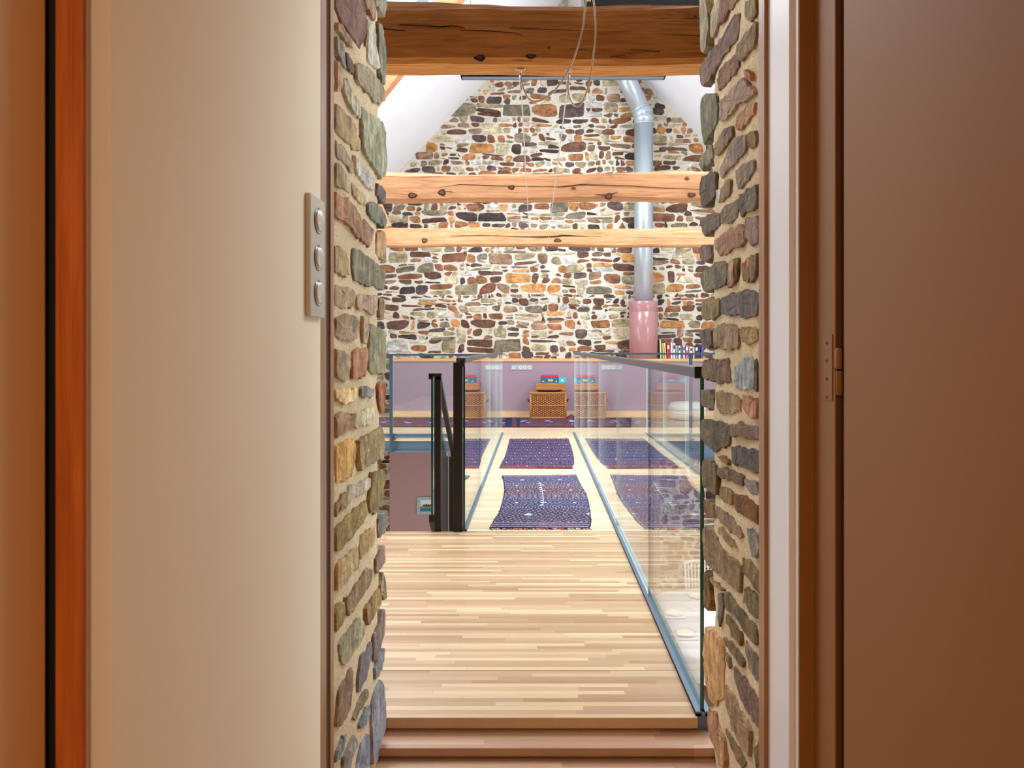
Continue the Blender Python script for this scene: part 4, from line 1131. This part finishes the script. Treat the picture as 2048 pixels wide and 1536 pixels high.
rug('rug', 'navy kilim runner with dotted diamond bands, nearest on the bridge',
    [(1004, 951), (1007, 962), (1009, 978), (1007, 995), (1001, 1015), (997, 1025), (989, 1038), (978, 1056)],
    [(1152, 949), (1158, 962), (1170, 983), (1177, 1000), (1180, 1020), (1182, 1040), (1181, 1050), (1178, 1056)],
    230, 150, kilim, 0.007, [(0, 1, 40, 0.03, [(50, 48, 70), (200, 190, 190)]), (230, -1, 120, 0.025, [(50, 48, 80), (200, 180, 170), (190, 90, 60)])], None, 3)
rug('rug', 'red and blue checked rug lying second along the bridge',
    [(1019, 878), (1017, 888), (1013, 902), (1009, 915), (1003, 926), (998, 935)],
    [(1137, 877), (1141, 889), (1145, 902), (1148, 917), (1148, 926), (1145, 936)],
    140, 110, checks, 0.008, [(0, 1, 26, 0.12, [(60, 40, 50), (120, 60, 50)]), (140, -1, 60, 0.012, [(112, 50, 40)])], None, 4)
fold = lambda s, v: 0.055*math.exp(-((s-0.789)/0.013)**2-((v-0.06)/0.22)**2)
rug('rug', 'long dark red oriental carpet spread in front of the mauve parapet',
    [(700, 834.5), (700, 853)], [(1262, 835), (1262, 854)], 60, 420, oriental, 0.010, [], fold, 5)

# ------------------------------------------------------------------ wicker hamper and what lies on it
def wicker_panel(mb, o, U, V, N, w, h, nu, nv, rg):
    o, U, V, N = Vector(o), Vector(U), Vector(V), Vector(N)
    du, dv = w/nu, h/nv
    for j in range(nv):
        for i in range(nu):
            over = (i+j) % 2; hgt = 0.007 if over else 0.003
            c0 = o+U*(i*du)+V*(j*dv)
            g = rg.uniform(0.75, 1.2); base = lin((208, 140, 82)) if over else lin((140, 80, 40))
            c = tuple(q*g for q in base); ck = lin((58, 28, 12))
            p = [c0, c0+U*du, c0+U*du+V*dv, c0+V*dv]
            t = [c0+U*(du*a)+V*(dv*b)+N*hgt for a, b in ((.16, .22), (.84, .22), (.84, .78), (.16, .78))]
            mb.add(p+t, [(0, 1, 5, 4), (1, 2, 6, 5), (2, 3, 7, 6), (3, 0, 4, 7), (4, 5, 6, 7)], 0, [ck]*4+[c]*4)
dk = DZ(837, 0.012); wz0 = 0.0115; wz1 = Z(787, dk)
bx0, bx1 = X(1060, dk), X(1132.5, dk); bd = 0.36
t = thing('wicker_hamper', 'woven wicker hamper standing against the mauve parapet', 'wicker hamper', ((bx0+bx1)/2, dk+bd/2, wz0))
rg = random.Random(9); m = MB(); w = bx1-bx0; h = wz1-wz0
m.box(bx0+0.008, bx1-0.008, dk+0.008, dk+bd-0.008, wz0, wz1-0.006, 0, lin((110, 62, 30)))
wicker_panel(m, (bx0+0.012, dk+0.008, wz0+0.01), (1, 0, 0), (0, 0, 1), (0, -1, 0), w-0.024, h-0.02, 18, 21, rg)
wicker_panel(m, (bx1-0.008, dk+0.012, wz0+0.01), (0, 1, 0), (0, 0, 1), (1, 0, 0), bd-0.024, h-0.02, 11, 21, rg)
wicker_panel(m, (bx0+0.008, dk+bd-0.012, wz0+0.01), (0, -1, 0), (0, 0, 1), (-1, 0, 0), bd-0.024, h-0.02, 11, 21, rg)
m.build('basket_body', M['wicker'], t, recalc=False)
m = MB()
for x in (bx0+0.008, bx1-0.008):
    for d in (dk+0.006, dk+bd-0.006): m.tube([(x, d, wz0), (x, d, wz1)], 0.012, 8)
for z in (wz0+0.008, wz0+h*0.52, wz1-0.008):
    m.tube([(bx0, dk+0.003, z), (bx1, dk+0.003, z)], 0.009, 8)
    for x in (bx0+0.003, bx1-0.003): m.tube([(x, dk, z), (x, dk+bd, z)], 0.009, 8)
m.build('cane_frame', M['wickerframe'], t, smooth=True)
m = MB(); m.box(bx0-0.006, bx1+0.010, dk-0.012, dk+bd, wz1, wz1+0.020); zlid = wz1+0.020
m.build('lid', M['wickerframe'], t, bevel=0.006)
for s, x in ((-1, bx0-0.004), (1, bx1+0.004)):
    m = MB(); dd = dk+bd/2; zz = wz0+h*0.62
    m.tube(smooth_path([(x, dd-0.08, zz), (x+s*0.022, dd-0.06, zz+0.03), (x+s*0.03, dd, zz+0.045), (x+s*0.022, dd+0.06, zz+0.03), (x, dd+0.08, zz)]), 0.010, 8)
    plabel(m.build('handle', M['leather'], t, smooth=True), 'dark side handle')
def zpx(py): return Z(py, dk)
m = MB(); a0, a1 = X(1072, dk), X(1126, dk); z0, z1 = zlid+0.0005, zlid+0.040
cx_ = (a0+a1)/2; ex = (a1-a0)/2
prof = [(0.55, 0), (0.80, 0.006), (0.97, 0.022), (1.0, 0.034), (0.97, 0.034), (0.78, 0.012), (0.0001, 0.010)]
b = len(m.v); N = 40
for r, z in prof:
    for k in range(N):
        q = 2*math.pi*k/N; m.v.append((cx_+ex*r*math.cos(q), dk+bd/2+0.15*r*math.sin(q), z0+z)); m.c.append((1, 1, 1, 1))
for i in range(len(prof)-1):
    for k in range(N): m.f.append([i*N+k, i*N+(k+1) % N, (i+1)*N+(k+1) % N, (i+1)*N+k]); m.m.append(0)
m.f.append(list(range(N))[::-1]); m.m.append(0)
o = m.build('tray', M['navy'], smooth=True, origin=(cx_, dk+bd/2, z0)); tag(o, 'shallow navy oval tray lying on the wicker hamper lid', 'tray')
zt_ = zlid+0.0355
a0, a1 = X(1072.5, dk), X(1130.5, dk); dq = dk+0.05
t = thing('wooden_box', 'brown wooden box resting on the navy tray', 'wooden box', ((a0+a1)/2, dq+0.12, zt_))
m = MB(); m.box(a0, a1, dq, dq+0.25, zt_, zt_+0.058); m.build('case', M['boxwood'], t, bevel=0.003)
m = MB(); m.box(a0-0.001, a1+0.001, dq-0.001, dq+0.251, zt_+0.060, zpx(766)); m.build('box_lid', M['boxwood'], t, bevel=0.003)
zbx = zpx(766)+0.0006
a0, a1 = X(1081, dk), X(1117, dk); zg = zbx+0.083
t = thing('board_game_box', 'teal board game box on the wooden box, under a red one', 'game box', ((a0+a1)/2, dq+0.12, zbx))
m = MB(); m.box(a0, a1, dq+0.01, dq+0.22, zbx, zg); m.build('carton', M['teal'], t, bevel=0.002)
m = MB(); y = dq+0.0085
rg = random.Random(4)
for k in range(7):                                          # small yellow printed title
    xx = a0+0.115+k*0.011; m.box(xx, xx+rg.uniform(0.005, 0.009), y, y+0.002, zbx+0.035+rg.uniform(-.004, .004), zbx+0.058+rg.uniform(-.006, .006), 0)
m.box(a0+0.115, a0+0.195, y, y+0.002, zbx+0.024, zbx+0.045, 0)
plabel(m.build('printed_title', M['yellow'], t), 'yellow printed title'); m = MB()
m.box(a0+0.030, a0+0.058, y, y+0.002, zbx+0.016, zbx+0.030, 0)
plabel(m.build('printed_badge', M['yellow'], t), 'yellow printed badge'); m = MB()
m.prism([(a1-0.045, zbx+0.015), (a1-0.022, zbx+0.015), (a1-0.030, zbx+0.042)], 'y', y, y+0.002, 0)
plabel(m.build('printed_figure', M['yellow'], t), 'yellow printed figure')
a2, a3 = X(1117.5, dk), X(1132, dk)
t = thing('cyan_packet', 'small bright cyan packet beside the teal game box', 'packet', ((a2+a3)/2, dq+0.1, zbx))
m = MB(); m.prism([(a2, zbx), (a3+0.002, zbx), (a3-0.003, zbx+0.082), (a2+0.004, zbx+0.070)], 'y', dq+0.02, dq+0.14); m.build('carton', M['sky'], t, bevel=0.002)
m = MB(); xm = (a2+a3)/2; m.prism([(xm-0.02, zbx+0.030), (xm-0.005, zbx+0.022), (xm+0.022, zbx+0.024), (xm+0.010, zbx+0.040), (xm+0.002, zbx+0.060), (xm-0.016, zbx+0.062), (xm-0.010, zbx+0.045)], 'y', dq+0.0185, dq+0.0205)
plabel(m.build('printed_shape', M['paper'], t), 'white printed shape')
a0, a1 = X(1082, dk), X(1117, dk)
m = MB(); m.box(a0, a1, dq+0.015, dq+0.22, zg+0.0006, zg+0.034); m.box(a0+0.004, a1-0.004, dq+0.013, dq+0.2, zg+0.012, zg+0.017)
o = m.build('card_box', M['red'], bevel=0.003, origin=((a0+a1)/2, dq+0.12, zg)); tag(o, 'flat red box on top of the teal game box', 'box')

# ------------------------------------------------------------------ socket strip on the parapet
sx0, sx1 = X(1022, DW), X(1065, DW); sz0, sz1 = Z(740, DW), Z(730, DW)
t = thing('socket_plate', 'grey four gang socket plate high on the mauve parapet', 'socket plate', ((sx0+sx1)/2, DW, sz0))
m = MB(); m.box(sx0, sx1, DW-0.010, DW+0.001, sz0, sz1); m.build('plate', M['socketplate'], t, bevel=0.002)
for px in (1027.5, 1041, 1049.5, 1058.5):
    m = MB(); c = Vector((X(px, DW), DW-0.0095, (sz0+sz1)/2)); m.tube([c, c+Vector((0, -0.003, 0))], 0.026, 24); s_ = m.build('socket', M['socket'], t)
    m = MB(); m.tube([c+Vector((0, -0.0029, 0)), c+Vector((0, -0.0036, 0))], 0.017, 20)
    m.build('socket_well', M['socketplate'], s_)

# ------------------------------------------------------------------ books on the ledge
BK = [(790, 802, 1000, 1380, (30, 30, 34), 0, 'tall black book beside the pink flue sleeve'),
      (820, 850, 990, 1380, (226, 216, 190), 14, 'tall cream book with pointed top next to the black book'),
      (857, 877, 1060, 1380, (120, 170, 120), 16, 'thin green book left of the yellow one'),
      (882, 914, 1065, 1380, (240, 208, 40), 20, 'bright yellow leaning book'),
      (922, 952, 1062, 1380, (238, 232, 224), 22, 'white leaning book between the yellow and red books'),
      (962, 1026, 1064, 1380, (204, 40, 46), 6, 'thick red book left of the pale lilac one'),
      (1034, 1080, 1060, 1380, (224, 216, 228), 0, 'pale lilac book right of the thick red book'),
      (1084, 1136, 1064, 1380, (214, 204, 230), 0, 'wide lavender book, second right of the red book'),
      (1141, 1166, 1108, 1380, (176, 204, 184), 0, 'thin mint green book right of the lavender books'),
      (1169, 1193, 1122, 1380, (150, 150, 158), 0, 'thin grey book right of the mint green book'),
      (1197, 1242, 1120, 1380, (242, 240, 240), 0, 'wide white book in the middle of the ledge'),
      (1247, 1284, 1118, 1380, (132, 100, 108), 0, 'mauve brown book right of the wide white book'),
      (1288, 1336, 1108, 1380, (172, 204, 228), 0, 'light blue book left of the pink one'),
      (1342, 1404, 1104, 1380, (232, 92, 140), 0, 'bright pink book right of the light blue one'),
      (1410, 1426, 1126, 1380, (206, 190, 160), 0, 'thin tan book right of the pink book'),
      (1429, 1486, 1134, 1380, (232, 236, 242), 0, 'squat white book right of the thin tan one'),
      (1491, 1530, 1140, 1380, (206, 190, 220), 0, 'short lilac book left of the charcoal book'),
      (1535, 1602, 1118, 1380, (56, 54, 60), 0, 'thick charcoal book near the right end'),
      (1606, 1634, 1128, 1380, (122, 82, 50), 0, 'thin brown book right of the charcoal book'),
      (1646, 1700, 1106, 1380, (70, 90, 170), -30, 'blue leaning book at the right end of the row')]
dbk = 12.26
for i, (a, b, tp, bt, c, ln, lab) in enumerate(BK):
    x0, x1 = X(1240+a/10.24, dbk), X(1240+b/10.24, dbk); z0 = zl+0.001; hh = (bt-tp)/10.24*dbk/F; dep = 0.15
    sh = -ln/10.24*dbk/F
    t = thing('book', lab, 'book', ((x0+x1)/2, dbk+dep/2, z0), 'books on the ledge')
    q0 = [(x0-sh*0.0, z0), (x1-sh*0.0, z0), (x1+sh, z0+hh), (x0+sh, z0+hh)]
    mt = bpy.data.materials.get('book cover %d' % i) or plain('book cover %d' % i, c, 0.5, 0, 0.4, 0.03)
    m = MB(); cv = 0.003
    wv = (x1-x0); cv = min(0.003, wv*0.15)
    def sl(f0, f1, d0, d1, zt=1.0, zb=0.0):
        p = lambda f, zf: (x0+wv*f+sh*zf, z0+hh*zf)
        m.prism([p(f0, zb), p(f1, zb), p(f1, zt), p(f0, zt)], 'y', d0, d1)
    sl(0, 1, dbk, dbk+cv); sl(0, cv/wv, dbk, dbk+dep); sl(1-cv/wv, 1, dbk, dbk+dep)
    m.build('cover', mt, t)
    m = MB(); sl(cv/wv, 1-cv/wv, dbk+cv, dbk+dep-0.004, 0.975, 0.015); m.build('pages', M['paper'], t)
    if i in (5, 7, 10, 12, 13, 15, 17):
        m = MB(); sl(0.2, 0.8, dbk-0.0008, dbk+0.0004, 0.86, 0.62); m.build('spine_label', M['paper'] if i in (5, 13, 17) else M['boat'], t)
# dark curved ornament left of the flue
m = MB(); c = Vector((X(1247, 12.3), 12.3, zl+0.002))
m.tube(smooth_path([c+Vector((-0.05, 0, 0.022)), c+Vector((-0.03, 0, 0.10)), c+Vector((0.02, 0, 0.16)), c+Vector((0.055, 0, 0.17))]), [0.022]*6+[0.03]*6+[0.024]*7, 10)
m.box(c.x-0.075, c.x+0.02, c.y-0.04, c.y+0.04, c.z-0.001, c.z+0.012)
o = m.build('ornament', plain('plum glazed ornament', (84, 60, 74), 0.3), smooth=False, origin=c); tag(o, 'small dark curved ornament on the ledge left of the flue', 'ornament')

# ------------------------------------------------------------------ white floor cushion behind the right glass
dp = 11.62; cx_, rr = X(1374, dp), 37*dp/F
t = thing('floor_cushion', 'puffy white floor cushion behind the right glass by the parapet', 'cushion', (cx_, dp, 0.0))
hh = 0.265; prof = []
for k in range(21):
    a = math.pi*k/20; r = rr*(0.72+0.28*math.sin(a)**0.7) if 0 < k < 20 else rr*0.6
    z = hh*(0.5-0.5*math.cos(a)); r *= 1-0.02*math.cos(8*a)
    prof.append((r, z+0.001))
prof = [(0.01, 0.001)]+prof+[(rr*0.3, hh+0.008), (0.01, hh+0.004)]
m = MB(); m.lathe(prof, (cx_, dp, 0), 48); m.build('cushion_body', M['pouf'], t, smooth=True)
for z in (0.10, 0.16):
    m = MB(); pts = [(cx_+(rr*1.002)*math.cos(q), dp+(rr*1.002)*math.sin(q), z) for q in [2*math.pi*k/48 for k in range(49)]]
    m.tube(pts, 0.005, 6); m.build('piping', M['poufband'], t, smooth=True)
m = MB(); m.box(cx_-0.02, cx_+0.11, dp-rr-0.006, dp-rr*0.9, 0.07, 0.19); m.build('patch', M['poufband'], t, bevel=0.004)

# ------------------------------------------------------------------ light switch on the lining
t = thing('light_switch', 'tall nickel three button light switch on the cream lining', 'light switch', (XLN, 1.5, 1.1))
sd0, sd1 = 1.457, 1.557; z0, z1 = Z(632, 1.452), Z(384, 1.452)
m = MB(); m.box(XLN, XLN+0.010, sd0, sd1, z0, z1); m.build('plate', M['plate'], t, bevel=0.0012)
for py in (440, 514, 584):
    zc = Z(py+2, 1.51); dc = 1.507; r1, r2 = 0.024, 0.024
    m = MB(); N = 36; v = []
    for (s, hx) in ((1.12, 0.0098), (1.10, 0.0112), (1.0, 0.0112), (0.97, 0.0095), (0.94, 0.0095), (0.90, 0.0150), (0.75, 0.0165), (0.35, 0.0172)):
        for k in range(N):
            q = 2*math.pi*k/N; v.append((XLN+hx+0.0015*math.cos(q)*(1 if s < 0.93 else 0), dc+r1*s*math.cos(q), zc+r2*s*math.sin(q)))
    f = [(i*N+k, i*N+(k+1) % N, (i+1)*N+(k+1) % N, (i+1)*N+k) for i in range(7) for k in range(N)]+[tuple(range(7*N, 8*N))]
    m.add(v, f); m.m = [1 if i < 4*N else 0 for i in range(len(m.f))]; m.build('button', [M['button'], M['railsteel']], t, smooth=True)
m = MB(); m.box(XLN+0.0095, XLN+0.0105, 1.520, 1.526, z0+0.012, z0+0.014); m.build('maker_mark', M['socketplate'], t)

# ------------------------------------------------------------------ downstairs: framed picture, dining table, plates, chair
dpf = 12.17; fx0, fx1 = X(834, dpf), X(872, dpf); fz0, fz1 = Z(1029, dpf), Z(994, dpf)
t = thing('framed_picture', 'small framed seascape on the pink wall downstairs', 'picture', ((fx0+fx1)/2, dpf, fz0))
m = MB(); fw = 0.05
m.box(fx0, fx0+fw, dpf, 12.2, fz0, fz1); m.box(fx1-fw, fx1, dpf, 12.2, fz0, fz1); m.box(fx0+fw, fx1-fw, dpf, 12.2, fz0, fz0+fw); m.box(fx0+fw, fx1-fw, dpf, 12.2, fz1-fw, fz1)
m.build('frame', M['frame'], t, bevel=0.004)
m = MB(); a0, a1, b0_, b1_ = fx0+fw, fx1-fw, fz0+fw, fz1-fw; hh = b1_-b0_
m.box(a0, a1, dpf+0.012, 12.198, b0_, b0_+hh*0.32, 0); m.box(a0, a1, dpf+0.012, 12.198, b0_+hh*0.32, b0_+hh*0.46, 1); m.box(a0, a1, dpf+0.012, 12.198, b0_+hh*0.46, b1_, 2)
for k in range(4):
    xx = a0+(a1-a0)*(0.18+0.18*k); m.prism([(xx, b0_+hh*0.42), (xx+0.05, b0_+hh*0.42), (xx+0.035, b0_+hh*(0.62+0.05*(k % 2))), (xx+0.01, b0_+hh*0.58)], 'y', dpf+0.0105, dpf+0.013, 3)
m.build('painting', [M['seablue'], M['sand'], M['palesky'], M['boat']], t)

tx, ty, tr, tz = 2.35, 9.10, 1.23, -2.20
t = thing('dining_table', 'round dining table under a white cloth downstairs', 'table', (tx, ty, LOW))
m = MB(); m.lathe([(0.28, LOW+0.001), (0.30, LOW+0.03), (0.07, LOW+0.08), (0.06, tz-0.06), (0.25, tz-0.035)], (tx, ty, 0), 32); m.build('pedestal', M['boxwood'], t, smooth=True)
m = MB(); m.lathe([(tr-0.02, tz-0.032), (tr-0.01, tz-0.03), (tr-0.01, tz-0.006), (tr-0.02, tz-0.004)], (tx, ty, 0), 64); m.build('tabletop', M['boxwood'], t, smooth=False)
m = MB(); N = 128; v = []
for (r, z, a) in ((0.01, 0, 0), (tr*0.5, 0, 0), (tr-0.03, 0, 0), (tr, -0.004, 0), (tr+0.012, -0.02, 0.004), (tr+0.02, -0.12, 0.02), (tr+0.03, -0.26, 0.035)):
    for k in range(N):
        q = 2*math.pi*k/N; rr2 = r+a*math.sin(q*18); v.append((tx+rr2*math.cos(q), ty+rr2*math.sin(q), tz+z))
f = [(i*N+k, i*N+(k+1) % N, (i+1)*N+(k+1) % N, (i+1)*N+k) for i in range(6) for k in range(N)]
m.add(v, f)
o = m.build('tablecloth', M['cloth'], smooth=True, origin=(tx, ty, tz)); tag(o, 'white tablecloth spread on the round table downstairs', 'tablecloth')
PLT = [(1348, 1227, 'white floral plate, left one of the three downstairs', 'nearest the bridge'), (1371.5, 1268, 'white floral plate nearest the table edge, lowest in view', ''), (1396, 1194, 'white floral plate in front of the spindle chair, farthest away', '')]
def place(px, py, z): d = DZ(py, z); return Vector((X(px, d), d, z))
first = None
for (px, py, lab, _) in PLT:
    p = place(px, py, tz+0.0012)
    if first is None:
        pl = thing('dinner_plate', lab, 'plate', p, 'dinner plates'); first = pl
        m = MB(); m.lathe([(0.075, 0), (0.08, 0.003), (0.10, 0.012), (0.128, 0.020), (0.128, 0.022), (0.10, 0.015), (0.082, 0.007), (0.01, 0.006)], tuple(p), 48); m.build('dish', M['china'], pl, smooth=True)
        m = MB(); m.lathe([(0.103, 0.0158), (0.103, 0.0172), (0.122, 0.0216), (0.122, 0.0202)], tuple(p), 48, 0, None, False)
        m.build('painted_rim', M['chinarim'], pl, smooth=True)
    else:
        pl = first.copy(); COL.objects.link(pl); pl.location = p; pl['label'] = lab
        for ch in list(first.children):
            c = ch.copy(); COL.objects.link(c); c.parent = pl
for (px, py, lab) in ((1352, 1238, 'steel knife lying before the left plate'), (1378, 1281, 'steel knife lying before the lowest plate')):
    p = place(px, py, tz+0.002); m = MB()
    m.box(p.x-0.11, p.x+0.02, p.y-0.006, p.y+0.010, p.z, p.z+0.002); m.box(p.x+0.018, p.x+0.11, p.y-0.005, p.y+0.006, p.z, p.z+0.006)
    o = m.build('table_knife', M['steelcut'], origin=p); tag(o, lab, 'knife', 'table knives')
p = place(1378, 1217, tz+0.001)
m = MB(); m.lathe([(0.036, 0), (0.036, 0.002), (0.005, 0.008), (0.004, 0.09), (0.03, 0.11), (0.042, 0.15), (0.036, 0.20), (0.034, 0.20), (0.040, 0.15), (0.028, 0.112), (0.002, 0.095)], tuple(p), 24)
o = m.build('wine_glass', M['glass'], smooth=True, origin=p); tag(o, 'clear stemmed glass between the plates on white cloth', 'glass')
cx_, cy_ = 2.36, 10.62
t = thing('spindle_chair', 'white spindle back chair behind the table downstairs', 'chair', (cx_, cy_, LOW))
m = MB(); m.box(cx_-0.22, cx_+0.22, cy_-0.20, cy_+0.22, LOW+0.43, LOW+0.47); m.build('seat', M['chairwhite'], t, bevel=0.012)
for sx in (-1, 1):
    for sy in (-1, 1):
        m = MB(); m.tube([(cx_+sx*0.20, cy_+0.01+sy*0.19, LOW+0.001), (cx_+sx*0.18, cy_+0.01+sy*0.17, LOW+0.44)], [0.014, 0.02], 10); m.build('leg', M['chairwhite'], t, smooth=True)
for k in range(9):
    x = cx_-0.19+k*0.0475; m = MB(); m.tube([(x, cy_+0.19, LOW+0.46), (x*1.0, cy_+0.27, LOW+0.93)], 0.009 if 0 < k < 8 else 0.016, 8); m.build('spindle', M['chairwhite'], t, smooth=True)
m = MB(); m.tube(smooth_path([(cx_-0.22, cy_+0.26, LOW+0.93), (cx_-0.1, cy_+0.285, LOW+0.955), (cx_, cy_+0.29, LOW+0.96), (cx_+0.1, cy_+0.285, LOW+0.955), (cx_+0.22, cy_+0.26, LOW+0.93)]), 0.024, 10); m.build('top_rail', M['chairwhite'], t, smooth=True)
